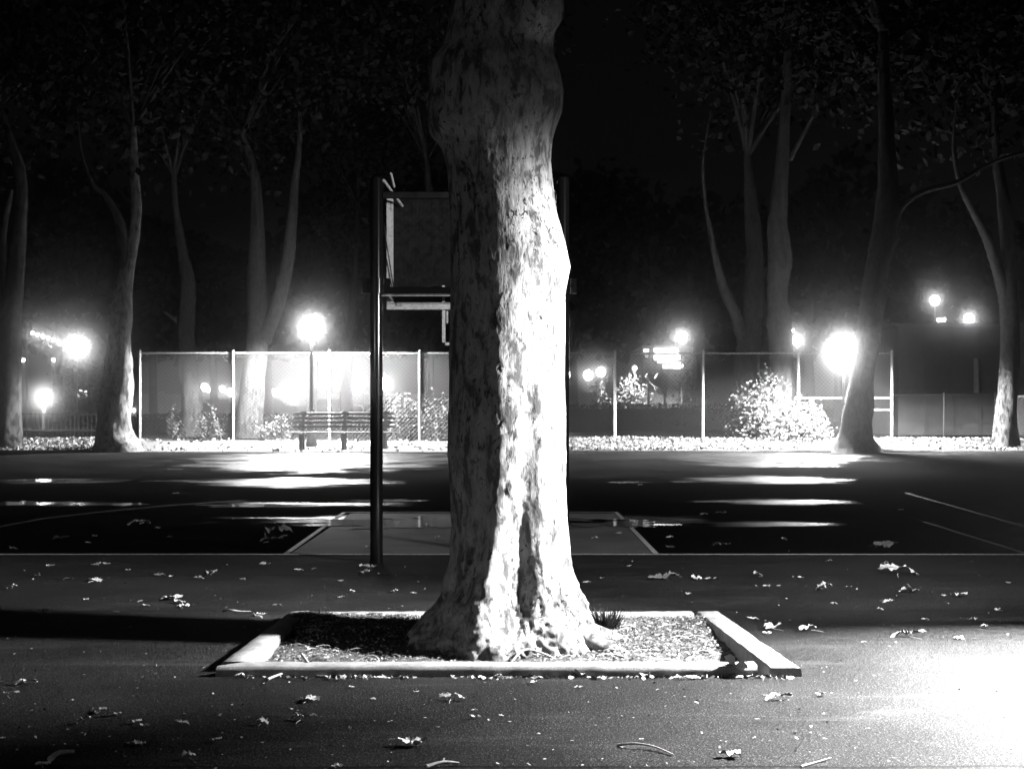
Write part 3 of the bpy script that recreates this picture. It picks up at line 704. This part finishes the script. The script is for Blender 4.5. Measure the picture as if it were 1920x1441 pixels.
# perforated board, with real holes punched in a dot grid
a = P(BL+2, 578, D2+.05); c = P(BR-2, 362, D2+.05); nxh, nzh = 42, 30; b = MB(); b.box((a.x, D2+.06, a.z), (c.x, D2+.064, c.z))
board = b.build('backboard', M['board'], root)
b = MB(); xs = np.linspace(a.x+.06, c.x-.06, nxh); zs = np.linspace(a.z+.06, c.z-.06, nzh)
for i, xx in enumerate(xs):
    for j, zz in enumerate(zs):
        if (i+j) % 2: b.tube([(xx, D2+.059, zz), (xx, D2+.052, zz)], .0055, 5)
r_ = b.build('rivet', M['darkmetal'], board); r_['kind'] = 'stuff'
bx(BL, 366, BL+12, 556, D2, D2+.05, 'frame_rail', M['frame'])
bx(BR-12, 366, BR, 556, D2, D2+.05, 'frame_rail', M['frame'])
bx(BL+12, 567, BR-12, 580, D2, D2+.05, 'frame_rail', M['frame'])
bx(BL+12, 360, BR-12, 372, D2, D2+.05, 'frame_rail', M['board'])
for sgn, x0 in ((1, BL), (-1, BR)):
    pts = [P(x0, 580, D2-.012), P(x0+sgn*26, 580, D2-.012), P(x0+sgn*20, 572, D2-.012), P(x0+sgn*2, 556, D2-.012), P(x0, 556, D2-.012)]
    b = MB(); vs = [tuple(p) for p in pts]+[(p.x, p.y+.01, p.z) for p in pts]; n = 5
    b.add(vs, [tuple(range(n)), tuple(range(n, 2*n))[::-1]]+[(k, (k+1)%n, n+(k+1)%n, n+k) for k in range(n)]); g_ = b.build('gusset', M['frame'], root)
    for k in (22, 29): b = MB(); q_ = P(x0+sgn*k, 570, D2-.03); b.tube([q_, q_+Vector((0, .05, 0))], .019, 12); b.build('bolt', M['steel'], g_)
    for k in (383, 391): b = MB(); q_ = P(x0+sgn*10, k, D2-.01); b.tube([q_, q_+Vector((0, .03, 0))], .013, 10); b.build('bolt', M['frame'], root)
# cross arm between the posts and arms to the board
zc = P(0, 546, hy).z
b = MB(); b.box((XL+.065, hy-.03, zc-.03), (XR-.065, hy+.03, zc+.04), .006); b.build('cross_arm', M['post'], root)
b = MB(); b.box((XL+.05, hy-.04, zc-.048), (XR-.05, hy-.02, zc-.042)); b.build('arm_highlight', M['steel'], root)  # pale strip standing in for the thin highlight under the arm
zt_ = P(0, 366, hy).z
b = MB(); b.box((XL+.065, hy-.025, zt_-.03), (XR-.065, hy+.025, zt_+.03), .006); b.build('cross_arm', M['board'], root)
for x in (XL+.1, XR-.1):
    b = MB(); b.tube([(x, hy, zc), (x, D2+.02, zc-.02)], .025, 8); b.build('arm', M['post'], root)
    b = MB(); b.tube([(x-.03, hy, zt_+.14), (x+.09, D2, zt_+.0)], .014, 8); b.build('brace', M['steel'], root)
b = MB(); q0 = P(733, 325, D2-.4); q1 = P(739, 350, D2-.2); b.tube([q0, q1], .012, 8); b.build('brace', M['steel'], root)
b = MB(); q0 = P(720, 425, D2-.05); q1 = P(738, 540, D2-.02); b.tube([q0, q1], .006, 6); b.build('stay', M['post'], root)
# bracket for the rim that hangs under the board
for px0, py0, px1, py1 in ((829, 535, 834, 548), (829, 557, 834, 566), (829, 581, 835, 642), (835, 642, 930, 647), (837, 583, 840, 606), (930, 581, 936, 647)):
    bx(px0, py0, px1, py1, D2-.05, D2-.02, 'rim_bracket', M['frame'], bev=.002)
b = MB(); rc = Vector((-.41, D2+.45, P(0, 560, D2).z)); b.tube([rc+Vector((.23*math.cos(t*math.pi/16), .23*math.sin(t*math.pi/16), 0)) for t in range(33)], .009, 8, cap=False)
for s_ in (-.09, .09): b.tube([rc+Vector((s_, -.39, 0)), rc+Vector((s_, -.2, 0))], .009, 6)
b.build('rim', M['frame'], root)

# ------------------------------------------------------------------ shrubs and plants
def shrub(label, c, r, n, sz, m='leaf_shrub', name='shrub', group=None, cl=24):
    cx, cy = c; g = bz(cx, cy); root = empty(name, (cx, cy, g), label, 'shrub' if name == 'shrub' else 'plant', group)
    d = rng.normal(size=(cl, 3)); d /= np.linalg.norm(d, axis=1, keepdims=True); d[:, 2] = np.abs(d[:, 2])
    cc = np.array([cx, cy, g+.1])+d*rng.uniform(.25, 1, (cl, 1))*np.array(r)
    pts = np.concatenate([q_+rng.normal(size=(n//cl, 3))*np.array(r)*.17 for q_ in cc]); pts[:, 2] = np.maximum(pts[:, 2], g+.03)
    quads('foliage', leaf_quads(pts, rng.uniform(sz*.6, sz*1.3, len(pts)), .2), M[m], root)
    b = MB()
    for q_ in cc: b.tube([(cx+random.uniform(-.1, .1), cy, g-.05), tuple((Vector((cx, cy, g))+Vector(q_))/2+Vector((0, 0, .1))), tuple(q_)], [.02, .014, .006], 5)
    b.build('stems', M['bark_far'], root); return root
shrub('tall leafy shrub growing through the fence left of the brightest lamp', (GX(1440, 41.2), 41.2), (.75, .5, 2.0), 3600, .09)
shrub('low leafy shrub spilling out at the foot of the fence below the brightest lamp', (GX(1520, 40.7), 40.7), (.75, .45, .85), 2600, .09)
shrub('loose leafy shrub between the tall shrub and the post left of it, before the fence', (GX(1400, 41.9), 41.9), (.55, .4, 1.5), 900, .1)
shrub('rounded shrub behind the fence right of the bench', (GX(770, 42.3), 42.3), (1.0, .5, 1.3), 2600, .1)
shrub('thin shrub behind the fence between its last lit post and the big trunk', (GX(822, 42.0), 42.0), (.5, .4, 1.2), 900, .1)
for px, h_, lab in ((325, .9, 'leggy plant behind the first bay of the fence, left of the slim trunk'), (385, .95, 'leggy plant behind the first bay of the fence, right of the slim trunk'), (412, .6, 'small plant behind the fence close to the second post'),
                    (490, .5, 'small plant just right of the two limbed trunk behind the fence'), (525, .9, 'upright plant behind the fence just left of the bench')):
    shrub(lab, (GX(px, 42.2), 42.2), (.32, .3, h_), 340, .08, name='leafy_plant', cl=10)
shrub('pale hanging foliage under the large high lamp at the left', (GX(158, 71), 71), (1.6, .8, 3.4), 2600, .16, cl=30)
def hedge(label, px0, px1, D, ztop):
    x0, x1 = GX(px0, D), GX(px1, D); n = int((x1-x0)*700); root = empty('hedge', ((x0+x1)/2, D, bz(0, D)), label, 'hedge')
    x = rng.uniform(x0, x1, n); top = np.array([ztop+.12*noise.fractal(Vector((a*.8, 3, 0)), 1, 2, 4) for a in x]); g = bz(0, D)
    c = np.stack([x, D+rng.normal(size=n)*.22, g+rng.beta(1.3, 1, n)*(top-g)], 1)
    quads('foliage', leaf_quads(c, rng.uniform(.06, .14, n)), M['leaf_dark'], root)
    b = MB(); b.box((x0+.1, D-.18, g-.05), (x1-.1, D+.18, ztop-.18)); b.build('inner_twigs', M['leaf_dark'], root)
hedge('long low dark hedge beyond the fence at the left, behind the bench', 255, 905, 53, P(0, 776, 53).z)
hedge('low dark hedge beyond the fence at the right, before the far lit bushes', 980, 1480, 56, P(0, 757, 56).z)
# tuft beside the roots
def tuft():
    n = 240; cx, cy = .62, 9.95; P4 = []
    for k in range(n):
        a = random.uniform(0, 6.28); l = random.uniform(.05, .13); r = random.uniform(0, .08)
        p = np.array([cx+r*math.cos(a)*1.4, cy+r*math.sin(a), soil_z(cx, cy)]); e = p+np.array([math.cos(a)*l*.7, math.sin(a)*l*.5, l]); s_ = np.array([-math.sin(a), math.cos(a), 0])*.005
        P4.append([p-s_, p+s_, e+s_*.3, e-s_*.3])
    quads('weed_tuft', np.array(P4), M['leaf_dark'], None, label='small dark weed tuft beside the right foot of the big trunk', cat='weed')
tuft()
# leaf litter along the back bank and on the court edge
n = 15000; x = rng.uniform(-14, 14, n); y = 37.35+rng.beta(1.2, 1.0, n)*4.4
c = np.array([(a, b_, bz(a, b_)+.02+.035*random.random()) for a, b_ in zip(x, y)]); keep = (x > .5) | (x < -10.2) | (rng.random(n) < .1)
c = c[keep]; quads('bank_litter', leaf_quads(c, rng.uniform(.05, .13, len(c)), .3), M['litter_back'], None, label='dry leaves lying thick along the foot of the fence', cat='litter', kind='stuff')

# ------------------------------------------------------------------ fallen leaves and twigs
def leaf_mesh(seed, lobes=5, curl=.3, narrow=1.0):
    rnd = random.Random(seed); b = MB(); n = 40; vs = [(0, 0, 0)]; ring = []
    for k in range(n):
        a = 2*math.pi*k/n; r = .5*(.45+.55*abs(math.cos(lobes*a/2+.3))**1.1)*(1+.12*rnd.uniform(-1, 1))
        if abs(a-math.pi*1.5) < .12: r *= .5
        x, y = r*math.cos(a), r*math.sin(a)*narrow; ring.append((x, y))
    for f in (.5, 1):
        for (x, y) in ring:
            x_, y_ = x*f, y*f; z = curl*(.3*noise.noise(Vector((x_*3.2+seed*7, y_*3.2, seed)))*(.4+f)+.5*abs(y_)**1.5)+.06*f*rnd.uniform(-1, 1); vs.append((x_, y_, z))
    fs = [(0, 1+k, 1+(k+1)%n) for k in range(n)]+[(1+k, 1+n+k, 1+n+(k+1)%n, 1+(k+1)%n) for k in range(n)]
    b.add(vs, fs, True); zmin = min(v[2] for v in b.v); b.v = [(x, y, z-zmin) for x, y, z in b.v]
    b.tube([(0, -.2, .02), (.03, -.55, .03), (.09, -.8, .01)], [.014, .01, .008], 4)
    me = bpy.data.meshes.new('fallen_leaf'); me.from_pydata(b.v, [], b.f); me.polygons.foreach_set('use_smooth', b.sm); me.update(); return me
LM = {}
for s_ in range(9):
    for mm in ('dryleaf', 'dimleaf'):
        me = leaf_mesh(s_, [5, 5, 3, 5, 4, 3, 5, 2, 2][s_], [.35, .6, .5, .25, .7, .6, .8, .4, .3][s_], [1, .85, .8, 1, .7, .6, .9, .35, .3][s_]); me.materials.append(M[mm]); LM[(s_, mm)] = me
def leaf(px, py, w_, label, kind=None, dim=False, z=0, tilt=0, group=None, rz=None, py_ground=None):
    p = ground_at(px, py); D = p.y; k = random.randrange(9) if kind is None else kind
    o = bpy.data.objects.new('fallen_leaf', LM[(k, 'dimleaf' if dim else 'dryleaf')]); COL.objects.link(o)
    s_ = w_*D/F*1.25; o.scale = (s_, s_, s_); o.location = (p.x, p.y, gz(D)+z+.006)
    o.rotation_euler = (tilt, random.uniform(-.15, .15), random.uniform(-.6, .6)+random.choice((0, math.pi)) if rz is None else rz)
    return setp(o, label, 'leaf', group)
named = [
    (583, 1314, 34, 'pale fallen leaf with a broad lobe, first before the left half of the front kerb', 3), (847, 1312, 42, 'flat pale leaf on the asphalt before the middle of the front kerb', 7),
    (568, 1350, 46, 'long narrow pale leaf lying alone left of the dusty stain', 8), (770, 1398, 44, 'largest bright leaf in the front middle of the asphalt', 1), (1460, 1312, 46, 'long thin leaf lying right of the pit corner', 7),
    (1541, 1305, 20, 'small leaf just right of the long thin one beyond the pit corner', 5), (1372, 1419, 36, 'curled three lobed leaf near the bottom right of the picture', 2), (353, 1422, 22, 'tightly curled round leaf casting a black shadow at lower left', 6),
    (213, 1342, 26, 'upright lobed leaf of the pair at lower left', 4), (185, 1337, 32, 'dim brown leaf touching the upright lobed leaf at lower left', 3), (160, 1356, 24, 'crumpled leaf standing on edge at lower left', 6),
    (255, 1356, 20, 'left of two touching small leaves at lower left', 2), (272, 1363, 18, 'right of two touching small leaves at lower left', 5), (255, 1397, 28, 'jagged pale leaf below the two touching leaves', 0),
    (342, 1358, 26, 'slim leaf right of the two touching small leaves', 8), (48, 1283, 34, 'flat leaf at the far left, level with the front kerb', 7), (14, 1305, 34, 'pointed leaf cut by the left edge of the picture', 8),
    (80, 1436, 26, 'pale leaf at the bottom left corner beside the thick stick', 3), (113, 1011, 27, 'square looking large leaf on the dark court at the left', 0), (260, 984, 36, 'wide flat leaf on the dark court, right of the square one', 7),
    (520, 1008, 46, 'large crumpled leaf heap just left of the key line', 6), (508, 1016, 40, 'flat dark leaf under the crumpled heap left of the key line', 8), (692, 1068, 30, 'bright leaf at the foot of the left hoop post', 1),
    (684, 1076, 20, 'smaller leaf before the foot of the left hoop post', 2), (1378, 1268, 52, 'big pale leaf leaning against the right end of the front kerb', 0), (1085, 1268, 34, 'crumpled leaf against the middle of the front kerb', 4),
    (1300, 1274, 24, 'slim leaf just left of the big leaf leaning on the kerb', 8), (1685, 1076, 60, 'long ragged leaf on the court far right of the trunk', 7), (1247, 1087, 50, 'long flat brown leaf right of the trunk beyond the back kerb', 8),
    (1305, 1086, 18, 'small upright leaf behind the right back corner of the pit', 2), (1705, 1111, 30, 'curled leaf standing up below the long ragged one', 4), (1545, 1106, 26, 'crumpled leaf on the pale scuff right of the pit', 6),
    (1665, 1129, 20, 'small square leaf below the pale scuff at the right', 0), (1800, 1119, 26, 'forked pale leaf near the right edge', 2), (1515, 1182, 36, 'bright narrow leaf right of the right kerb', 7), (1447, 1180, 32, 'ragged leaf touching the outer side of the right kerb', 5),
    (1703, 1194, 52, 'long dark leaf lying along the shadow band at the right', 8), (1352, 1024, 28, 'dim square leaf on the court right of the key', 0), (322, 1124, 34, 'largest leaf of the trail left of the pit', 3), (337, 1131, 20, 'middle leaf of the trail left of the pit', 5), (343, 1139, 20, 'lowest leaf of the trail left of the pit', 2),
]
dimset = {185, 508, 1247, 113, 520, 1352, 1703}
for (px, py, w_, lab, k) in named:
    leaf(px, py, w_, lab, k, px in dimset, z=(.03 if px == 1378 else 0), tilt=(.7 if px in (1378,) else .3 if px in (213, 160, 1705, 1305) else 0))
groups = {
 'small leaves on the asphalt before the front kerb': ('small pale leaf on the open asphalt before the front kerb', [(893, 1347, 20), (492, 1358, 20), (1294, 1431, 14), (1203, 1388, 8), (405, 1390, 20), (3, 1386, 12), (1085, 1290, 14), (632, 1439, 18), (670, 1271, 14), (1210, 1270, 22), (1150, 1268, 20),
     (935, 1268, 20), (457, 1271, 28), (660, 1290, 9), (780, 1299, 10), (1010, 1377, 6), (560, 1334, 8), (890, 1333, 10), (940, 1343, 8), (498, 1283, 8), (735, 1388, 9), (1545, 1340, 7), (1305, 1320, 7), (700, 1312, 9), (1000, 1281, 12), (1420, 1350, 8), (1235, 1295, 9)]),
 'small leaves on the asphalt right of the pit': ('small pale leaf on the asphalt to the right of the pit', [(1437, 1189, 14), (1412, 1162, 18), (1798, 1198, 16), (1870, 1145, 12), (1827, 1163, 16), (1845, 1177, 12), (1592, 1101, 9), (1564, 1133, 12), (1420, 1081, 16), (1438, 1100, 12), (1555, 1054, 10),
     (1660, 1059, 12), (1333, 1087, 22), (1500, 1084, 10), (1100, 1093, 12), (1290, 1115, 12), (1650, 1145, 10), (1735, 1163, 12), (1620, 1205, 8), (1770, 1118, 10), (1890, 1094, 9), (1460, 1100, 8), (1130, 1085, 9), (1180, 1062, 8)]),
 'small leaves on the asphalt left of the pit': ('small leaf on the dark asphalt to the left of the pit', [(180, 1061, 16), (200, 1059, 12), (373, 1085, 16), (395, 1076, 22), (300, 1080, 18), (180, 1090, 24), (127, 1087, 14), (95, 1063, 14), (24, 1104, 16), (262, 1129, 10), (275, 1137, 12), (520, 1137, 16), (495, 1060, 18),
     (85, 1150, 16), (218, 1149, 12), (480, 1162, 20), (492, 1155, 18), (638, 1091, 10), (588, 1068, 10), (560, 1070, 14), (455, 1087, 10), (240, 1070, 9), (660, 1111, 9), (740, 1111, 12), (775, 1113, 10), (320, 1082, 8), (70, 1080, 10), (640, 1121, 12), (160, 1126, 12)]),
 'small leaves lying on the wet court': ('small leaf lying on the wet court beyond the baseline', [(1255, 1028, 14), (1256, 1008, 12), (1185, 978, 12), (1115, 1012, 12), (1160, 1002, 12), (1270, 985, 12), (1660, 1026, 40), (24, 1030, 14), (178, 1006, 10), (295, 991, 10), (318, 1008, 10), (440, 973, 8), (165, 1018, 8), (690, 1026, 10),
     (1320, 965, 12), (1352, 963, 18), (1200, 910, 8), (1470, 1013, 9), (1690, 957, 10), (330, 926, 12), (820, 1010, 10), (800, 985, 10)]),
}
marks = [(458, 1250, 'left front corner of the kerb'), (1470, 1262, 'right front corner of the kerb'), (545, 1137, 'left back corner of the kerb'), (1345, 1133, 'right back corner of the kerb'), (706, 1055, 'left hoop post'), (533, 1040, 'near end of the left key line'),
    (1233, 1040, 'near end of the right key line'), (1157, 965, 'far end of the right key line'), (583, 1314, 'broad lobed pale leaf'), (847, 1312, 'flat pale leaf before the mid kerb'), (568, 1350, 'long narrow pale leaf'), (770, 1398, 'largest bright leaf in front'), (1460, 1312, 'long thin leaf by the pit corner'),
    (1372, 1419, 'curled three lobed leaf'), (353, 1422, 'tightly curled round leaf'), (200, 1340, 'pair of lobed leaves at lower left'), (263, 1360, 'two touching small leaves'), (48, 1283, 'flat leaf at the far left'), (113, 1011, 'square looking leaf on the dark court'), (260, 984, 'wide flat leaf on the dark court'),
    (520, 1008, 'crumpled leaf heap'), (1085, 1268, 'crumpled leaf against the mid kerb'), (1685, 1076, 'long ragged leaf'), (1247, 1087, 'long flat brown leaf'), (1705, 1111, 'curled standing leaf'), (1545, 1106, 'crumpled leaf on the scuff'), (1800, 1119, 'forked pale leaf'), (1515, 1182, 'bright narrow leaf right of the kerb'),
    (1703, 1194, 'long dark leaf in the shadow band'), (1352, 1024, 'dim square leaf right of the key'), (330, 1130, 'trail of leaves left of the pit'), (1210, 1405, 'bent twig'), (105, 1421, 'thick pale stick'), (446, 1147, 'curved dry stem'), (940, 1258, 'middle of the front kerb'), (600, 1258, 'left third of the front kerb'),
    (1085, 1100, 'big trunk on its right side'), (790, 1110, 'big trunk on its left side'), (85, 945, 'near left puddle'), (85, 900, 'far left puddle')]
used_labels = set()
def place_label(px, py, w_):
    size = 'tiny' if w_ < 11 else ('small' if w_ < 19 else 'middling')
    for (d, mx, my, nm) in sorted((math.hypot(px-mx, (py-my)*2.2), mx, my, nm) for mx, my, nm in marks)[:4]:
        far = '' if d > 110 else 'just '
        where = ('to the left of' if px < mx else 'to the right of') if abs(px-mx) > abs(py-my)*2 else ('beyond' if py < my else 'before')
        lab = f'{size} leaf {far}{where} the {nm}'
        if len(lab.split()) <= 16 and lab not in used_labels: used_labels.add(lab); return lab
    return None
for g_, (lab, lst) in groups.items():
    for (px, py, w_) in lst: leaf(px, py, w_, place_label(px, py, w_) or lab, None, 'wet' in lab and w_ > 12 or 'left' in lab and random.random() < .3, group=g_)
# fine crumbs
n = 900; D_ = 1/rng.uniform(1/16.0, 1/6.0, n); x = rng.uniform(-.36, .36, n)*D_
c = np.array([(a, b_, .006+.004*random.random()) for a, b_ in zip(x, D_) if not (-1.68 < a < 1.65 and 8.2 < b_ < 10.6)])
quads('leaf_crumbs', leaf_quads(c, rng.uniform(.006, .022, len(c)), .8), M['litter'], None, label='fine crumbs of dry leaf scattered over the asphalt', cat='litter', kind='stuff')
n = 260; x = np.concatenate([rng.normal(m_, .09, 20) for m_ in (-1.25, -1.05, -.8, -.6, -.2, 0, .1, .45, .7, .9, 1.05, 1.3, 1.4)]); c = np.stack([x, 8.245-np.abs(rng.normal(size=n))*.035, np.full(n, .008)], 1)
quads('kerb_litter', leaf_quads(c, rng.uniform(.012, .05, n), .6), M['litter'], None, label='bits of leaf swept against the foot of the front kerb', cat='litter', kind='stuff')
def twig(label, pts, r, name='twig', m='twig'):
    ps = [ground_at(x, y)+Vector((0, 0, z+r)) for x, y, z in pts]; b = MB(); sp = smooth_path([tuple(p) for p in ps], 5)
    b.tube(sp, [r*(1-.5*i/len(sp)) for i in range(len(sp))], 7, rough=.2); return b.build(name, M[m], origin=ps[0], label=label, cat='twig')
twig('bent twig lying on the asphalt below the right half of the pit', [(1158, 1398, 0), (1190, 1402, .015), (1225, 1405, .01), (1262, 1416, 0)], .006)
twig('straight stick at the bottom right edge of the asphalt', [(1502, 1438, 0), (1530, 1430, 0), (1558, 1424, .005)], .005)
twig('curved dry stem on the dark asphalt behind the left kerb', [(422, 1144, 0), (432, 1147, .01), (452, 1147, 0), (470, 1147, 0)], .007)
twig('thick pale stick in the bottom left corner', [(94, 1428, 0), (110, 1421, .01), (138, 1414, 0)], .014)
twig('forked white twig propped on the left half of the front kerb', [(566, 1252, .07), (580, 1262, .04), (592, 1268, 0), (612, 1270, 0)], .009)
twig('short white twig lying before the left half of the front kerb', [(502, 1275, 0), (520, 1271, .01), (532, 1267, .01)], .008)
twig('long thin stem against the front kerb, left of its middle', [(672, 1268, 0), (700, 1266, .01), (730, 1266, .01), (758, 1270, 0)], .005)
twig('long pale stem at the bottom edge left of the middle', [(800, 1441, 0), (830, 1437, .01), (860, 1434, 0)], .01)
for lab, pts, r in (('arched pale root twig before the foot of the big trunk', [(-.02, 8.95, -.06), (.06, 9.02, .02), (.16, 9.05, .01), (.32, 9.03, -.06)], .009),
                 ('thin dark branch lying on the pit soil right of the trunk', [(.42, 9.1, -.06), (.6, 9.14, -.02), (.75, 9.1, -.05), (.98, 9.2, -.07)], .008),
                 ('small curled twig on the shaded pit soil left of the trunk', [(-1.0, 9.0, -.07), (-.86, 9.03, -.01), (-.8, 8.98, -.03), (-.84, 8.95, -.05)], .006)):
    b = MB(); sp = smooth_path(pts, 5); b.tube(sp, [r*(1-.4*i/len(sp)) for i in range(len(sp))], 7, rough=.2); b.build('twig', M['twig'], origin=pts[0], label=lab, cat='twig')

# ------------------------------------------------------------------ far things
# dark wall of a building at the right
wy = 46; wx0, wx1 = GX(1684, wy), GX(1868, wy); wz = P(0, 612, wy).z
root = empty('park_building', (wx0, wy, .5), 'low dark park building behind the right end of the fence', 'building')
b = MB(); b.box((wx0, wy, .4), (wx1+2, wy+5, wz)); wall = b.build('wall', M['wall'], root)
b = MB(); b.box((wx0-.15, wy-.15, wz), (wx1+2.15, wy+5.15, wz+.12), .02); b.build('roof', M['wall'], root)
for k in range(1, 6): b = MB(); xx = wx0+(wx1+2-wx0)*k/6; b.box((xx-.05, wy-.04, .45), (xx+.05, wy-.002, wz-.01)); b.build('pilaster', M['wall'], root)
b = MB(); q_ = P(1831, 736, wy-.1); b.tube([(q_.x, wy-.1, q_.z), (q_.x, wy-.1, P(0, 672, wy).z)], .09, 10); b.build('downpipe', M['steel'], root)
b = MB(); q_ = P(1722, 612, 50); b.tube([q_-Vector((.05, 0, 3)), q_-Vector((.05, 0, .6)), q_+Vector((.05, 0, 0)), q_+Vector((0, 0, .45))], [.12, .12, .1, .08], 8, rough=.3)
# lit building far away
ly_ = 74; root = empty('lit_building', (GX(1248, ly_), ly_, .5), 'distant building with a burnt out white lit front above the fence', 'building')
b = MB(); b.box((GX(1205, ly_), ly_, .3), (GX(1300, ly_), ly_+8, P(0, 648, ly_).z)); b.build('wall', M['pale'], root)
for (x0, y0, x1, y1, e) in ((1226, 653, 1271, 662, 9.0), (1226, 665, 1274, 675, 9.0), (1232, 677, 1262, 681, 2.0), (1262, 679, 1280, 691, 7.0), (1242, 683, 1261, 691, 2.5), (1206, 654, 1216, 662, 3.0), (1209, 665, 1215, 670, .8)):
    a = P(x0, y1, ly_); c = P(x1, y0, ly_); b = MB(); b.box((a.x-.08, ly_-.12, a.z-.08), (c.x+.08, ly_-.005, c.z+.08)); f_ = b.build('window', M['wall'], root)
    b = MB(); b.box((a.x, ly_-.16, a.z), (c.x, ly_-.125, c.z)); b.build('pane', emat(e), f_)
shrub('bright lit foliage beside the small high lamp over the far building', (GX(1300, 73), 73), (.9, .5, 4.6), 900, .16, cl=14)
# playground slide, pale, lit
sy = 66; root = empty('playground_slide', (GX(1230, sy), sy, .5), 'white playground slide catching the light behind the fence', 'slide')
b = MB(); prof = [(1214, 702), (1218, 712), (1226, 719), (1238, 727), (1250, 742)]; cl_ = [P(x, y, sy) for x, y in prof]; vs = []
for i, p in enumerate(cl_): vs += [tuple(p+Vector((-.05, -.35, .25))), tuple(p+Vector((0, -.3, -.08))), tuple(p+Vector((0, .3, -.08))), tuple(p+Vector((.05, .35, .25)))]
b.add(vs, [(i*4+k, i*4+k+1, i*4+5+k, i*4+4+k) for i in range(4) for k in range(3)], True); b.build('chute', M['plastic'], root)
b = MB(); b.sphere(P(1240, 718, sy+.4), .46, 14, 10, (.75, .6, 1.1)); b.sphere(P(1219, 706, sy+.3), .2, 12, 8); b.build('hood', M['plastic'], root)
for px in (1216, 1246): b = MB(); b.tube([(GX(px, sy), sy+.2, .45), P(px, 716, sy+.2)], .05, 8); b.build('leg', M['steel'], root)
shrub('broad low bush burnt out by the light above it, left of the white slide', (GX(1186, 68.5), 68.5), (1.1, .5, 2.05), 2600, .13, cl=22)
shrub('small pale bush left of the broad low bush behind the fence', (GX(1128, 68.5), 68.5), (.5, .4, 1.9), 800, .13, cl=12)
lamp('small low lamp added over the broad low bush to light the white slide', 1190, 690, 67.5, .1, 0, 90, style='plain', cat='lamp post')  # lamp put in to brighten the slide and the bush
# parked cars along the far street
def car(label, px, D, paint, face=1):
    x = GX(px, D); z0 = .57; root = empty('parked_car', (x, D, z0), label, 'car', 'cars parked along the far street')
    prof = [(-2.15, .35), (-2.15, .75), (-1.9, .88), (-1.2, .95), (-.75, 1.38), (.7, 1.42), (1.35, 1.0), (2.05, .9), (2.2, .7), (2.2, .35)]
    vs = [(x+face*u, D+s_, z0+v) for s_ in (-.85, .85) for u, v in prof]; n = len(prof); b = MB()
    b.add(vs, [tuple(range(n)), tuple(range(n, 2*n))[::-1]]+[(k, (k+1)%n, n+(k+1)%n, n+k) for k in range(n)]); b.build('body', M[paint], root)
    for u0, u1 in ((-.95, -.1), (0, .95)):
        b = MB(); b.add([(x+face*u0, D-.862, z0+.97), (x+face*u1, D-.862, z0+.97), (x+face*(u1-.25 if u1 > 0 else u1), D-.862, z0+1.32), (x+face*(u0+.28 if u0 < -.5 else u0), D-.862, z0+1.32)], [(0, 1, 2, 3)])
        b.build('window', M['glass'], root)
    for u in (-1.35, 1.4):
        b = MB(); b.tube([(x+face*u, D-.88, z0+.32), (x+face*u, D-.65, z0+.32)], .32, 16); wl = b.build('wheel', M['tyre'], root)
        b = MB(); b.tube([(x+face*u, D-.9, z0+.32), (x+face*u, D-.885, z0+.32)], .18, 12); b.build('rim', M['steel'], wl)
for lab, px, D, pt in (('pale car parked under the far lights, behind the second bay of the fence', 412, 98, 'car_a'), ('dark car parked under the far lights, left of the bench lamp', 500, 98, 'car_b'), ('pale car parked far behind the bench, right of the lamp post', 620, 98, 'car_a'), ('dark car parked far behind the right end of the bench', 745, 98, 'car_b')): car(lab, px, D, pt)
# pale boundary wall with pillars across the street
root = empty('boundary_wall', (GX(450, 112), 112, .5), 'long pale wall with pillars across the far street behind the lit fence', 'wall')
b = MB(); b.box((GX(250, 112), 112, .3), (GX(860, 112), 112.4, P(0, 738, 112).z)); b.build('wall', M['pale'], root)
pr = None
for k in range(13):
    x = GX(250, 112)+k*2.03
    if pr is None: b = MB(); b.box((x-.2, 111.85, .3), (x+.2, 112.5, P(0, 733, 112).z), .03); pr = b.build('pillar', M['pale'], root, origin=(x, 112, .3))
    else: c = pr.copy(); COL.objects.link(c); c.parent = root; c.location = Vector((x, 112, .3))-root.location

# ------------------------------------------------------------------ night haze
b = MB(); b.box((-170, -35, -1.2), (170, 150, 22)); hz = b.build('haze', M['pale'], kind='stuff', label='thin night mist that gives the lamps their halos', cat='haze')
hm = bpy.data.materials.new('haze_air'); hm.use_nodes = True; hm.node_tree.nodes.clear()
vo = hm.node_tree.nodes.new('ShaderNodeVolumePrincipled'); ou = hm.node_tree.nodes.new('ShaderNodeOutputMaterial')
vo.inputs['Color'].default_value = (1, 1, 1, 1); vo.inputs['Density'].default_value = .009; vo.inputs['Anisotropy'].default_value = .991
hm.node_tree.links.new(vo.outputs[0], ou.inputs['Volume']); hz.data.materials.clear(); hz.data.materials.append(hm); hm.cycles.volume_sampling = 'DISTANCE'
